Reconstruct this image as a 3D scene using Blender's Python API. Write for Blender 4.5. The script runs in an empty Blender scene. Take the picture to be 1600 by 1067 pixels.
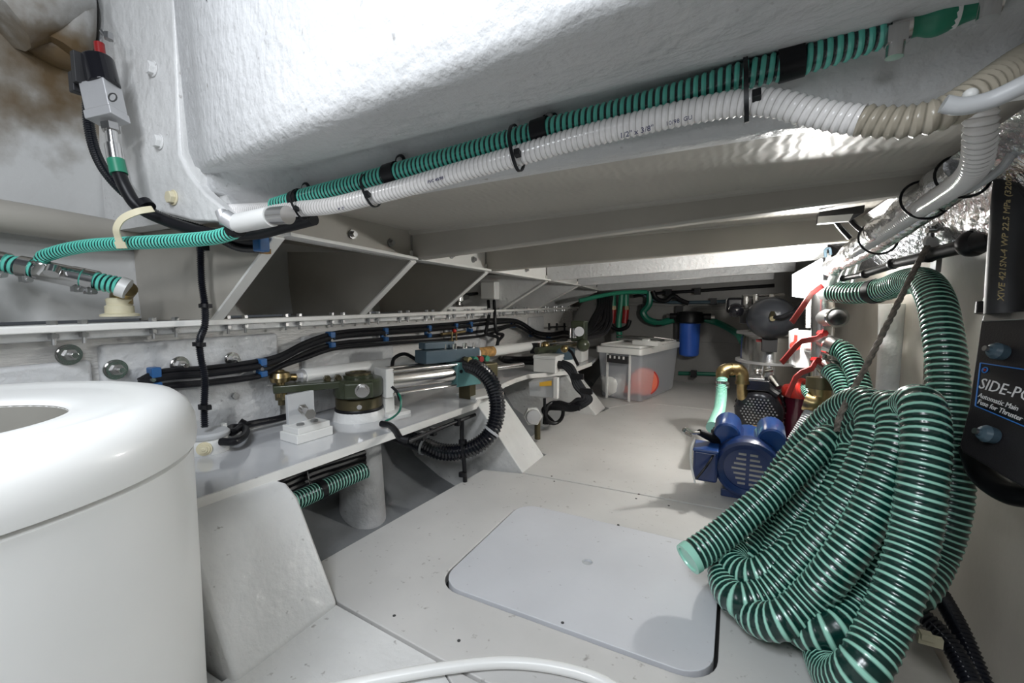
import bpy, bmesh, math, random
from mathutils import Vector, Matrix, noise
from mathutils.geometry import tessellate_polygon
random.seed(7)
PI = math.pi
V = Vector
scene = bpy.context.scene
COL = scene.collection

# ------------------------------------------------------------------ camera
FPX, EYE = 680.0, 0.75
TH = math.atan(63 / FPX); PH = math.atan(350 * math.cos(TH) / FPX)
CF = V((-math.sin(PH) * math.cos(TH), math.cos(PH) * math.cos(TH), -math.sin(TH)))
CR = V((math.cos(PH), math.sin(PH), 0)); CU = CR.cross(CF)
C0 = V((0, 0, EYE))
cam = bpy.data.cameras.new('camera'); camo = bpy.data.objects.new('camera', cam); COL.objects.link(camo)
cam.sensor_width = 36; cam.lens = FPX / 1600 * 36; cam.clip_start = 0.01
camo.matrix_world = Matrix(((CR.x, CU.x, -CF.x, C0.x), (CR.y, CU.y, -CF.y, C0.y), (CR.z, CU.z, -CF.z, C0.z), (0, 0, 0, 1)))
scene.camera = camo

# ------------------------------------------------------------------ world, lights, exposure
w = bpy.data.worlds.new('world'); scene.world = w; w.use_nodes = True
w.node_tree.nodes['Background'].inputs[0].default_value = (0.80, 0.88, 1.0, 1)
w.node_tree.nodes['Background'].inputs[1].default_value = 0.06
scene.view_settings.view_transform = 'Standard'; scene.view_settings.look = 'None'
scene.view_settings.exposure = 0.12; scene.view_settings.gamma = 1.0
scene.view_settings.use_curve_mapping = False

def area(name, loc, target, size, power, col=(1, 1, 1), sy=None):
    l = bpy.data.lights.new(name, 'AREA'); l.energy = power; l.color = col; l.size = size
    if sy: l.shape = 'RECTANGLE'; l.size_y = sy
    o = bpy.data.objects.new(name, l); COL.objects.link(o)
    o.location = loc; o.rotation_euler = (V(target) - V(loc)).to_track_quat('-Z', 'Y').to_euler()
    return o
def point(name, loc, r, power, col):
    l = bpy.data.lights.new(name, 'POINT'); l.energy = power; l.color = col; l.shadow_soft_size = r
    o = bpy.data.objects.new(name, l); COL.objects.link(o); o.location = loc; return o
area('hatch_daylight', (-0.40, -0.45, 1.80), (-0.55, 1.0, 0.3), 0.45, 18, (0.88, 0.93, 1.0))
area('fill_light_behind', (-0.55, -0.40, 1.28), (-0.6, 2.0, 0.4), 0.15, 4.5, (0.96, 0.98, 1.0))  # added fill from behind the camera, no lamp known there
area('camera_side_light', (0.02, -0.22, 1.12), (-0.80, 0.75, 0.30), 0.22, 3.8, (0.90, 0.95, 1.0))
point('flood_lamp_light', (0.235, 2.10, 0.83), 0.03, 21, (1.0, 0.985, 0.94))
area('far_fill_light', (-0.35, 3.75, 0.84), (-0.5, 2.4, 0.1), 0.25, 0.9, (1.0, 0.95, 0.86))  # added warm fill for the far end, no fitting there

# ------------------------------------------------------------------ pixel -> place helpers (on known planes / distances)
def ray(x, y): return CF * FPX + CR * (x - 800) + CU * (533.5 - y)
def W(x, y, d): return C0 + ray(x, y) * (d / FPX)
def aX(x, y, d): v = ray(x, y); return C0 + v * (d / v.x)
def aY(x, y, d): v = ray(x, y); return C0 + v * (d / v.y)
def aZ(x, y, d=0.0): v = ray(x, y); return C0 + v * ((d - EYE) / v.z)
def Ws(l): return [W(*p) for p in l]

# ------------------------------------------------------------------ materials
def newmat(name):
    m = bpy.data.materials.new(name); m.use_nodes = True
    nt = m.node_tree; b = nt.nodes['Principled BSDF']
    return m, nt, b
def paint(name, col, rough=0.4, bump=0.0, scale=30, metal=0.0, var=0.06, coat=0.0, stretch=(1, 1, 1), vscale=4, trans=0, alpha=1, dist=0.004):
    m, nt, b = newmat(name)
    n = nt.nodes; L = nt.links
    tc = n.new('ShaderNodeTexCoord'); mp = n.new('ShaderNodeMapping'); mp.inputs['Scale'].default_value = stretch
    L.new(tc.outputs['Object'], mp.inputs[0])
    if var:
        nz = n.new('ShaderNodeTexNoise'); nz.inputs['Scale'].default_value = vscale; nz.inputs['Detail'].default_value = 5
        L.new(tc.outputs['Object'], nz.inputs[0])
        r = n.new('ShaderNodeValToRGB')
        r.color_ramp.elements[0].color = (*[c * (1 - var * 1.6) for c in col], 1); r.color_ramp.elements[0].position = 0.3
        r.color_ramp.elements[1].color = (*[min(1, c * (1 + var)) for c in col], 1); r.color_ramp.elements[1].position = 0.7
        L.new(nz.outputs[0], r.inputs[0]); L.new(r.outputs[0], b.inputs['Base Color'])
    else: b.inputs['Base Color'].default_value = (*col, 1)
    b.inputs['Roughness'].default_value = rough; b.inputs['Metallic'].default_value = metal
    b.inputs['Coat Weight'].default_value = coat; b.inputs['Coat Roughness'].default_value = 0.08
    if trans: b.inputs['Transmission Weight'].default_value = trans
    if alpha < 1: b.inputs['Alpha'].default_value = alpha
    if bump:
        nb = n.new('ShaderNodeTexNoise'); nb.inputs['Scale'].default_value = scale; nb.inputs['Detail'].default_value = 4
        L.new(mp.outputs[0], nb.inputs[0])
        bp = n.new('ShaderNodeBump'); bp.inputs['Strength'].default_value = bump; bp.inputs['Distance'].default_value = dist
        L.new(nb.outputs[0], bp.inputs['Height']); L.new(bp.outputs[0], b.inputs['Normal'])
    return m

def hosemat(name, light, dark, duty=0.45, rough=0.25, soft=0.08, trans=0.0):
    m, nt, b = newmat(name); n = nt.nodes; L = nt.links
    uv = n.new('ShaderNodeUVMap'); uv.uv_map = 'uv'; sx = n.new('ShaderNodeSeparateXYZ'); L.new(uv.outputs[0], sx.inputs[0])
    pp = n.new('ShaderNodeMath'); pp.operation = 'PINGPONG'; pp.inputs[1].default_value = 0.5; L.new(sx.outputs[0], pp.inputs[0])
    r = n.new('ShaderNodeValToRGB'); e = r.color_ramp.elements
    e[0].position = duty / 2 * 1.0; e[0].color = (*light, 1); e[1].position = duty / 2 + soft; e[1].color = (*dark, 1)
    L.new(pp.outputs[0], r.inputs[0]); L.new(r.outputs[0], b.inputs['Base Color'])
    b.inputs['Roughness'].default_value = rough; b.inputs['Coat Weight'].default_value = 0.4; b.inputs['Coat Roughness'].default_value = 0.15
    if trans: b.inputs['Transmission Weight'].default_value = trans
    return m

GEL = (0.72, 0.72, 0.71)
M = {}
M['gel'] = paint('gelcoat white rough', GEL, 0.34, 0.7, 22, dist=0.009, var=0.08)
M['gel_brush'] = paint('gelcoat white brushed', (0.70, 0.685, 0.66), 0.34, 0.8, 14, stretch=(1, 1.5, 7), dist=0.010)
M['gel_orange'] = paint('gelcoat thick textured', (0.58, 0.585, 0.59), 0.38, 0.8, 38, dist=0.008)
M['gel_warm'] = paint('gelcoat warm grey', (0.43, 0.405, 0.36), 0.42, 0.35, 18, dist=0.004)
M['gel_white'] = paint('gelcoat bright edge', (0.80, 0.79, 0.76), 0.35, 0.2, 40)
M['floor'] = paint('floor paint light grey', (0.60, 0.59, 0.575), 0.5, 0.22, 60, var=0.05, dist=0.002)
M['hatch'] = paint('hatch paint pale grey', (0.62, 0.63, 0.66), 0.42, 0.2, 60, var=0.04, dist=0.002)
M['shelf'] = paint('shelf gloss grey', (0.60, 0.61, 0.63), 0.09, 0.06, 6, coat=0.6, var=0.03)
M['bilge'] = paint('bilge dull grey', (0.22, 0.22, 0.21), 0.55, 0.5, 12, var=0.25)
M['hull_shaded'] = paint('lower hull darkened by shade', (0.24, 0.25, 0.26), 0.4, 0.7, 16, var=0.15, dist=0.01)  # colour darkened to carry the shade of the bilge below the shelf
M['opening_shade'] = paint('shaded barrel inside', (0.30, 0.29, 0.26), 0.6, var=0.1)  # grey that stands in for shade inside the barrel opening
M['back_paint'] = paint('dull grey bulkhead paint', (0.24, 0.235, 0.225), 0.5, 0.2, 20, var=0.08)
M['joint'] = paint('dark joint', (0.05, 0.05, 0.05), 0.8, var=0)
M['plastic_white'] = paint('white polythene', (0.86, 0.86, 0.84), 0.34, 0.05, 10, var=0.02, coat=0.15)
M['white'] = paint('white plastic', (0.78, 0.78, 0.76), 0.35, var=0.02)
M['grey_box'] = paint('light grey plastic', (0.50, 0.51, 0.52), 0.4, var=0.03)
M['cream'] = paint('cream nylon', (0.72, 0.66, 0.47), 0.5, var=0.05)
M['black'] = paint('black rubber', (0.008, 0.008, 0.010), 0.40, var=0); M['black'].node_tree.nodes['Principled BSDF'].inputs['Specular IOR Level'].default_value = 0.3
M['black_matt'] = paint('black matt', (0.02, 0.02, 0.022), 0.55, var=0)
M['black_gloss'] = paint('black gloss', (0.01, 0.01, 0.013), 0.15, var=0)
M['blue_clip'] = paint('blue clip', (0.02, 0.10, 0.27), 0.35, var=0)
M['steel'] = paint('stainless steel', (0.62, 0.61, 0.60), 0.2, metal=1, var=0.05)
M['steel_dull'] = paint('dull steel', (0.42, 0.42, 0.42), 0.38, metal=1, bump=0.1, var=0.12)
M['alu'] = paint('alloy block', (0.62, 0.62, 0.63), 0.45, metal=0.6, bump=0.1, scale=120)
M['brass'] = paint('aged brass', (0.42, 0.32, 0.16), 0.3, metal=1, bump=0.1, var=0.25, vscale=20)
M['bronze'] = paint('dark bronze', (0.14, 0.12, 0.07), 0.35, metal=0.8, var=0.2, bump=0.2)
M['olive'] = paint('olive green casting', (0.045, 0.055, 0.03), 0.3, bump=0.15, var=0.2, coat=0.3)
M['teal'] = paint('teal enamel', (0.10, 0.24, 0.24), 0.35, var=0.08)
M['slate'] = paint('slate blue enamel', (0.06, 0.10, 0.13), 0.35, var=0.08)
M['navy'] = paint('navy enamel', (0.008, 0.03, 0.13), 0.3, var=0.1, coat=0.4)
M['blue'] = paint('blue enamel', (0.012, 0.055, 0.22), 0.28, var=0.1, coat=0.4)
M['filter_blue'] = paint('blue filter plastic', (0.045, 0.15, 0.66), 0.25, var=0.03, coat=0.4)
M['red'] = paint('red enamel', (0.26, 0.012, 0.012), 0.35, var=0.05)
M['red_bright'] = paint('bright red plastic', (0.55, 0.035, 0.025), 0.35, var=0.02)
M['orange_cloth'] = paint('salmon plastic', (0.85, 0.18, 0.10), 0.4, var=0.05)
M['wine'] = paint('dark wine plastic', (0.10, 0.012, 0.03), 0.2, var=0, coat=0.5)
M['green_tape'] = paint('green tape', (0.02, 0.22, 0.13), 0.4, var=0.05)
M['green_pipe'] = paint('green pipe', (0.01, 0.16, 0.10), 0.35, var=0.05)
M['mint_hose'] = paint('mint hose', (0.22, 0.56, 0.44), 0.35, var=0.05)
M['rope'] = paint('grey rope', (0.24, 0.21, 0.18), 0.8, 0.9, 160, var=0.3, vscale=60)
M['yellow'] = paint('yellow warning', (0.75, 0.42, 0.03), 0.5, var=0)
M['rust'] = paint('rust stain', (0.45, 0.25, 0.08), 0.7, var=0.3, vscale=40)
M['tank_black'] = paint('tank dark sphere', (0.035, 0.038, 0.045), 0.28, var=0, coat=0.2)
M['text_white'] = paint('white print', (0.8, 0.8, 0.8), 0.5, var=0)
M['text_gold'] = paint('gold print', (0.45, 0.36, 0.18), 0.5, var=0)
M['text_ink'] = paint('ink print', (0.05, 0.05, 0.12), 0.5, var=0)
M['blue_line'] = paint('blue print', (0.03, 0.18, 0.55), 0.4, var=0)
M['panel_black'] = paint('black panel metal', (0.018, 0.016, 0.018), 0.42, 0.15, 300, var=0.05)
M['hose_green'] = hosemat('green spiral hose', (0.36, 0.72, 0.58), (0.002, 0.030, 0.024), 0.17, 0.25, 0.13)
M['hose_turq'] = hosemat('turquoise spiral hose', (0.13, 0.62, 0.50), (0.002, 0.020, 0.022), 0.52, 0.25)
M['hose_white'] = hosemat('white spiral hose', (0.83, 0.81, 0.80), (0.38, 0.36, 0.34), 0.76, 0.22, 0.12)
M['hose_tan'] = hosemat('tan spiral hose', (0.40, 0.36, 0.29), (0.20, 0.18, 0.14), 0.7, 0.3, 0.12)
M['conduit'] = paint('black conduit', (0.008, 0.009, 0.014), 0.22, var=0, coat=0.3)
for key in ('floor', 'hatch', 'gel', 'gel_orange'):
    nt = M[key].node_tree; b = nt.nodes['Principled BSDF']; src = b.inputs['Base Color'].links[0].from_socket
    tc = nt.nodes.new('ShaderNodeTexCoord'); n1 = nt.nodes.new('ShaderNodeTexNoise'); n1.inputs['Scale'].default_value = 55; n1.inputs['Detail'].default_value = 2
    nt.links.new(tc.outputs['Object'], n1.inputs[0]); rr = nt.nodes.new('ShaderNodeValToRGB')
    rr.color_ramp.elements[0].position = .70 if key != 'floor' else .685; rr.color_ramp.elements[0].color = (0, 0, 0, 1); rr.color_ramp.elements[1].position = .78; rr.color_ramp.elements[1].color = (.55, .55, .55, 1)
    nt.links.new(n1.outputs[0], rr.inputs[0]); mx = nt.nodes.new('ShaderNodeMixRGB'); mx.inputs[2].default_value = (.12, .10, .085, 1)
    nt.links.new(rr.outputs[0], mx.inputs[0]); nt.links.new(src, mx.inputs[1]); nt.links.new(mx.outputs[0], b.inputs['Base Color'])
# foil
M['foil'] = paint('silver foil wrap', (0.75, 0.75, 0.76), 0.22, 0.8, 40, metal=1, var=0.05, dist=0.01)
# translucent tub
m, nt, b = newmat('translucent tub plastic'); b.inputs['Base Color'].default_value = (0.88, 0.92, 0.98, 1); b.inputs['Roughness'].default_value = 0.3
b.inputs['Alpha'].default_value = 0.36; M['tub'] = m
m, nt, b = newmat('lamp lens'); b.inputs['Emission Color'].default_value = (0.95, 0.98, 1, 1); b.inputs['Emission Strength'].default_value = 14; M['emit'] = m
# wavy rolled ceiling paint
m, nt, b = newmat('ceiling rolled paint'); n = nt.nodes; L = nt.links
b.inputs['Base Color'].default_value = (0.45, 0.425, 0.38, 1); b.inputs['Roughness'].default_value = 0.45
tc = n.new('ShaderNodeTexCoord'); wv = n.new('ShaderNodeTexWave'); wv.inputs['Scale'].default_value = 14; wv.inputs['Distortion'].default_value = 7
wv.inputs['Detail'].default_value = 2; wv.inputs['Detail Scale'].default_value = 0.8; wv.bands_direction = 'X'
L.new(tc.outputs['Object'], wv.inputs[0]); bp = n.new('ShaderNodeBump'); bp.inputs['Strength'].default_value = 0.22; bp.inputs['Distance'].default_value = 0.003
L.new(wv.outputs[1], bp.inputs['Height']); L.new(bp.outputs[0], b.inputs['Normal']); M['ceil'] = m
_v = CF*FPX + CR*(75 - 800) + CU*(533.5 - 100); _p = C0 + _v*(-1.84/_v.x); STAIN_AT = tuple(_p)
# stained hull paint: brown stain around a place near the top of the side
m, nt, b = newmat('hull paint with brown stain'); n = nt.nodes; L = nt.links
tc = n.new('ShaderNodeTexCoord'); geo = n.new('ShaderNodeNewGeometry')
vd = n.new('ShaderNodeVectorMath'); vd.operation = 'DISTANCE'; vd.inputs[1].default_value = STAIN_AT; L.new(geo.outputs['Position'], vd.inputs[0])
nz = n.new('ShaderNodeTexNoise'); nz.inputs['Scale'].default_value = 7; nz.inputs['Detail'].default_value = 8; L.new(tc.outputs['Object'], nz.inputs[0])
ml = n.new('ShaderNodeMath'); ml.operation = 'MULTIPLY_ADD'; ml.inputs[1].default_value = 0.55; L.new(nz.outputs[0], ml.inputs[0]); L.new(vd.outputs['Value'], ml.inputs[2])
r = n.new('ShaderNodeValToRGB'); r.color_ramp.elements[0].position = 0.36; r.color_ramp.elements[0].color = (0.13, 0.085, 0.04, 1)
ee = r.color_ramp.elements.new(0.44); ee.color = (0.22, 0.19, 0.15, 1)
r.color_ramp.elements[-1].position = 0.58; r.color_ramp.elements[-1].color = (0.62, 0.62, 0.61, 1)
L.new(ml.outputs[0], r.inputs[0]); L.new(r.outputs[0], b.inputs['Base Color']); b.inputs['Roughness'].default_value = 0.4
nb = n.new('ShaderNodeTexNoise'); nb.inputs['Scale'].default_value = 9; nb.inputs['Detail'].default_value = 6; L.new(tc.outputs['Object'], nb.inputs[0])
bp = n.new('ShaderNodeBump'); bp.inputs['Strength'].default_value = 0.7; bp.inputs['Distance'].default_value = 0.012; L.new(nb.outputs[0], bp.inputs['Height']); L.new(bp.outputs[0], b.inputs['Normal'])
M['stain'] = m

# ------------------------------------------------------------------ mesh builder
def frame(d):
    d = d.normalized(); a = V((0, 0, 1)) if abs(d.z) < 0.9 else V((1, 0, 0))
    x = a.cross(d).normalized(); return x, d.cross(x)
def spline(pts, n=8):
    P = [V(p) for p in pts]
    if len(P) < 3: return P
    P = [P[0] * 2 - P[1]] + P + [P[-1] * 2 - P[-2]]
    out = []
    for i in range(1, len(P) - 2):
        a, b_, c, d = P[i - 1:i + 3]
        t1 = max((b_ - a).length ** .5, 1e-5); t2 = max((c - b_).length ** .5, 1e-5); t3 = max((d - c).length ** .5, 1e-5)
        m1 = ((b_ - a) / t1 - (c - a) / (t1 + t2) + (c - b_) / t2) * t2
        m2 = ((c - b_) / t2 - (d - b_) / (t2 + t3) + (d - c) / t3) * t2
        for k in range(n):
            t = k / n
            out.append(b_ * (2*t**3 - 3*t*t + 1) + m1 * (t**3 - 2*t*t + t) + c * (-2*t**3 + 3*t*t) + m2 * (t**3 - t*t))
    out.append(P[-2]); return out
def resample(P, ds):
    L_ = [0]
    for a, b_ in zip(P, P[1:]): L_.append(L_[-1] + (b_ - a).length)
    n = max(2, int(L_[-1] / ds)); out = []; j = 0
    for i in range(n + 1):
        s = L_[-1] * i / n
        while j < len(L_) - 2 and L_[j + 1] < s: j += 1
        t = (s - L_[j]) / max(1e-9, L_[j + 1] - L_[j]); out.append(P[j].lerp(P[j + 1], min(1, t)))
    return out, L_[-1] / n

class G:
    def __init__(s): s.v = []; s.f = []; s.uv = None
    def add(s, vs, fs):
        o = len(s.v); s.v += [V(x) for x in vs]; s.f += [tuple(i + o for i in f) for f in fs]; return s
    def box(s, c, size, ax=None):
        c = V(c); X, Y_, Z_ = ax if ax else (V((1, 0, 0)), V((0, 1, 0)), V((0, 0, 1)))
        h = [d / 2 for d in size]
        vs = [c + X * (i * h[0]) + Y_ * (j * h[1]) + Z_ * (k * h[2]) for i in (-1, 1) for j in (-1, 1) for k in (-1, 1)]
        return s.add(vs, [(0, 1, 3, 2), (4, 6, 7, 5), (0, 4, 5, 1), (2, 3, 7, 6), (0, 2, 6, 4), (1, 5, 7, 3)])
    def mm(s, a, b_): a, b_ = V(a), V(b_); return s.box((a + b_) / 2, [abs(t) for t in (b_ - a)])
    def cyl(s, a, b_, r, r2=None, n=18):
        a, b_ = V(a), V(b_); r2 = r if r2 is None else r2; x, y = frame(b_ - a)
        vs = [p + (x * math.cos(2*PI*i/n) + y * math.sin(2*PI*i/n)) * q for p, q in ((a, r), (b_, r2)) for i in range(n)]
        return s.add(vs, [(i, (i+1) % n, n + (i+1) % n, n + i) for i in range(n)] + [tuple(reversed(range(n))), tuple(range(n, 2*n))])
    def lathe(s, prof, c, axis=(0, 0, 1), n=32, cap=True):
        c = V(c); ax = V(axis).normalized(); x, y = frame(ax); m_ = len(prof)
        vs = [c + ax * z + (x * math.cos(2*PI*i/n) + y * math.sin(2*PI*i/n)) * r for i in range(n) for r, z in prof]
        fs = [(i*m_ + k, ((i+1) % n)*m_ + k, ((i+1) % n)*m_ + k + 1, i*m_ + k + 1) for i in range(n) for k in range(m_ - 1)]
        if cap: fs += [tuple(reversed([i*m_ for i in range(n)])), tuple(i*m_ + m_ - 1 for i in range(n))]
        return s.add(vs, fs)
    def tube(s, pts, r, n=10, sub=8, ds=None, caps=True):
        P = spline(pts, sub) if sub else [V(p) for p in pts]
        if ds: P, _ = resample(P, ds)
        x, y = frame(P[1] - P[0]); vs = []; m_ = len(P); pt = (P[1] - P[0]).normalized()
        for i, p in enumerate(P):
            t = (P[min(i+1, m_-1)] - P[max(i-1, 0)]).normalized()
            q = pt.rotation_difference(t); x = q @ x; pt = t; y = t.cross(x)
            rr = r(i / (m_-1)) if callable(r) else r
            vs += [p + (x * math.cos(2*PI*j/n) + y * math.sin(2*PI*j/n)) * rr for j in range(n)]
        fs = [(i*n + j, i*n + (j+1) % n, (i+1)*n + (j+1) % n, (i+1)*n + j) for i in range(m_-1) for j in range(n)]
        if caps: fs += [tuple(reversed(range(n))), tuple(range((m_-1)*n, m_*n))]
        return s.add(vs, fs)
    def hose(s, pts, r, pitch, depth, n=14, k=5, helix=1, sub=16, raw=False):
        P = [V(p) for p in pts] if raw else spline(pts, sub)
        P, ds = resample(P, pitch / k); m_ = len(P)
        x, _ = frame(P[1] - P[0]); pt = (P[1] - P[0]).normalized(); vs = []; fs = []; uv = []
        for i, p in enumerate(P):
            t = (P[min(i+1, m_-1)] - P[max(i-1, 0)]).normalized()
            q = pt.rotation_difference(t); x = q @ x; pt = t; y = t.cross(x)
            for j in range(n):
                a = 2*PI*j/n; rr = r + depth * 0.5 * (math.cos(2*PI*(i/k) + helix*a) - 1)
                vs.append(p + (x * math.cos(a) + y * math.sin(a)) * rr)
        for i in range(m_-1):
            for j in range(n):
                fs.append((i*n + j, i*n + (j+1) % n, (i+1)*n + (j+1) % n, (i+1)*n + j))
                u0, u1 = i/k, (i+1)/k; a, b_ = helix*j/n, helix*(j+1)/n
                uv += [(u0+a, j/n), (u0+b_, (j+1)/n), (u1+b_, (j+1)/n), (u1+a, j/n)]
        fs += [tuple(reversed(range(n))), tuple(range((m_-1)*n, m_*n))]; uv += [(0, 0)] * (2*n)
        if s.uv is None: s.uv = []
        s.uv += uv
        return s.add(vs, fs)
    def prism(s, poly, th):      # poly: 3-D outline, th: extrusion vector
        poly = [V(p) for p in poly]; th = V(th); n = len(poly)
        tris = tessellate_polygon([poly])
        fs = [tuple(t) for t in tris] + [tuple(i + n for i in reversed(t)) for t in tris]
        fs += [(i, (i+1) % n, n + (i+1) % n, n + i) for i in range(n)]
        return s.add(poly + [p + th for p in poly], fs)
    def holed(s, outer, inner, th):
        th = V(th); bm = bmesh.new(); es = []
        for loop in (outer, inner):
            vs = [bm.verts.new(V(p)) for p in loop]
            es += [bm.edges.new((vs[k], vs[(k+1) % len(vs)])) for k in range(len(vs))]
        bmesh.ops.triangle_fill(bm, edges=es, use_beauty=True, use_dissolve=False)
        bm.verts.index_update(); base = [v.co.copy() for v in bm.verts]; n = len(base)
        fs = [tuple(v.index for v in f.verts) for f in bm.faces]; fs += [tuple(i + n for i in reversed(f)) for f in fs]
        for e in bm.edges:
            if len(e.link_faces) == 1: i, j = e.verts[0].index, e.verts[1].index; fs.append((i, j, j + n, i + n))
        bm.free(); return s.add(base + [p + th for p in base], fs)
    def sphere(s, c, r, n=24, m_=14, sc=(1, 1, 1)):
        c = V(c); vs = []; fs = []
        for i in range(1, m_):
            a = PI*i/m_
            for j in range(n): b_ = 2*PI*j/n; vs.append(c + V((r*sc[0]*math.sin(a)*math.cos(b_), r*sc[1]*math.sin(a)*math.sin(b_), r*sc[2]*math.cos(a))))
        vs += [c + V((0, 0, r*sc[2])), c - V((0, 0, r*sc[2]))]; k = len(vs)
        for i in range(m_-2):
            for j in range(n): fs.append((i*n + j, (i+1)*n + j, (i+1)*n + (j+1) % n, i*n + (j+1) % n))
        for j in range(n): fs.append((k-2, j, (j+1) % n)); fs.append((k-1, (m_-2)*n + (j+1) % n, (m_-2)*n + j))
        return s.add(vs, fs)
    def torus(s, c, ax, R, r, n=24, m_=8):
        c = V(c); ax = V(ax).normalized(); x, y = frame(ax); vs = []
        for i in range(n):
            d = x*math.cos(2*PI*i/n) + y*math.sin(2*PI*i/n)
            for j in range(m_): a = 2*PI*j/m_; vs.append(c + d*(R + r*math.cos(a)) + ax*(r*math.sin(a)))
        return s.add(vs, [(i*m_+j, ((i+1) % n)*m_+j, ((i+1) % n)*m_+(j+1) % m_, i*m_+(j+1) % m_) for i in range(n) for j in range(m_)])

def root_of(o):
    while o.parent: o = o.parent
    return o
def emit(name, g, mat, parent=None, bevel=0, seg=2, smooth=35, label=None, cat=None, group=None, kind=None, origin=None, fix=True):
    if parent is not None: off = root_of(parent).location
    elif origin is not None: off = V(origin)
    else:
        xs = [v.x for v in g.v]; ys = [v.y for v in g.v]; zs = [v.z for v in g.v]
        off = V(((min(xs)+max(xs))/2, (min(ys)+max(ys))/2, min(zs)))
    me = bpy.data.meshes.new(name); me.from_pydata([v - off for v in g.v], [], g.f)
    if g.uv:
        l = me.uv_layers.new(name='uv')
        if len(g.uv) == len(l.data): l.data.foreach_set('uv', [c for p in g.uv for c in p])
    elif fix:
        bm = bmesh.new(); bm.from_mesh(me); bmesh.ops.recalc_face_normals(bm, faces=bm.faces); bm.to_mesh(me); bm.free()
    me.materials.append(M[mat] if isinstance(mat, str) else mat)
    me.polygons.foreach_set('use_smooth', [True] * len(me.polygons))
    me.set_sharp_from_angle(angle=math.radians(smooth))
    o = bpy.data.objects.new(name, me); COL.objects.link(o)
    if parent is not None: o.parent = parent
    else: o.location = off
    if bevel:
        b_ = o.modifiers.new('bevel', 'BEVEL'); b_.width = bevel; b_.segments = seg; b_.limit_method = 'ANGLE'; b_.angle_limit = math.radians(40)
        b_.harden_normals = True
    tag(o, label, cat, group, kind); return o
def tag(o, label=None, cat=None, group=None, kind=None):
    if label: o['label'] = label
    if cat: o['category'] = cat
    if group: o['group'] = group
    if kind: o['kind'] = kind
def thing(name, label, cat, loc, group=None):
    o = bpy.data.objects.new(name, None); COL.objects.link(o); o.location = V(loc); o.empty_display_size = 0.02
    tag(o, label, cat, group); return o
def text(s, size, mat, c, xdir, ydir, parent, name='lettering', depth=0.0004):
    cu = bpy.data.curves.new('t', 'FONT'); cu.body = s; cu.size = size; cu.align_x = 'LEFT'; cu.align_y = 'CENTER'; cu.extrude = depth; cu.resolution_u = 2
    t = bpy.data.objects.new('t', cu); COL.objects.link(t)
    me = bpy.data.meshes.new_from_object(t, depsgraph=bpy.context.evaluated_depsgraph_get())
    bpy.data.objects.remove(t); xdir = V(xdir).normalized(); ydir = V(ydir).normalized(); z = xdir.cross(ydir).normalized(); ydir = z.cross(xdir)
    off = V(c) - root_of(parent).location
    for v in me.vertices: v.co = off + xdir*v.co.x + ydir*v.co.y + z*v.co.z
    me.materials.clear(); me.materials.append(M[mat]); o = bpy.data.objects.new(name, me); COL.objects.link(o); o.parent = parent
    return o
def rrect(x0, y0, x1, y1, r, z, n=7):
    out = []
    for cx, cy, a0 in ((x1-r, y1-r, 0), (x0+r, y1-r, 90), (x0+r, y0+r, 180), (x1-r, y0+r, 270)):
        for k in range(n+1):
            a = math.radians(a0 + 90*k/n); out.append(V((cx + r*math.cos(a), cy + r*math.sin(a), z)))
    return out
Zv = V((0, 0, 1))

# ================================================================== SETTING
HX0, HY0, HX1, HY1 = -0.675, 0.885, -0.010, 1.400
# ---- floor
bil = G().mm((-2.0, -0.9, -0.30), (0.75, 4.5, -0.27))
floor = emit('floor', bil, 'bilge', kind='structure', origin=(0, 0, -0.3))
T = 0.03
outer = [(-1.04, 0.80), (-0.86, 0.715), (-0.53, 0.690), (0.27, 0.66), (0.27, 1.700), (-0.79, 1.662), (-0.975, 1.62)]
g = G().holed([(x, y, 0) for x, y in outer], list(reversed(rrect(HX0-.008, HY0-.008, HX1+.008, HY1+.008, 0.075, 0))), (0, 0, -T))
emit('floor_panel', g, 'floor', floor, bevel=0.003)
g = G().prism([(x, y, 0) for x, y in [(-0.82, 1.668), (0.27, 1.706), (0.30, 3.27), (-0.60, 3.262), (-0.76, 3.0), (-0.80, 2.76), (-0.96, 2.74), (-0.985, 2.2), (-0.985, 1.98), (-0.80, 1.93)]], (0, 0, -T))
emit('floor_panel', g, 'floor', floor, bevel=0.003)
g = G().prism([(x, y, 0) for x, y in [(-0.77, 3.006), (-0.60, 3.268), (0.30, 3.276), (0.30, 4.3), (-1.2, 4.3), (-1.0, 3.1)]], (0, 0, -T))
emit('floor_panel', g, 'floor', floor, bevel=0.003)
g = G().prism([(x, y, -0.004) for x, y in [(-0.86, 0.709), (-0.53, 0.684), (-0.41, 0.62), (-0.41, -0.7), (-1.3, -0.7), (-1.3, 0.45), (-0.88, 0.45)]], (0, 0, -T))
emit('floor_panel', g, 'gel', floor, bevel=0.003)
g = G().prism([(x, y, -0.002) for x, y in [(-0.525, 0.684), (0.27, 0.655), (0.27, -0.7), (-0.405, -0.7), (-0.405, 0.62)]], (0, 0, -T))
emit('floor_panel', g, 'floor', floor, bevel=0.003)
g = G().mm((HX0-.05, HY0-.05, -0.06), (HX1+.05, HY1+.05, -0.034)); emit('hatch_rebate', g, 'joint', floor)
for px, py in [(862, 744), (866, 752), (998, 772), (994, 779), (616, 962), (717, 1001), (1045, 790), (1140, 812)]:
    p = aZ(px, py); emit('screw', G().cyl(p - Zv*.002, p + Zv*.0008, 0.004, n=8), 'joint', floor)
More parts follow.
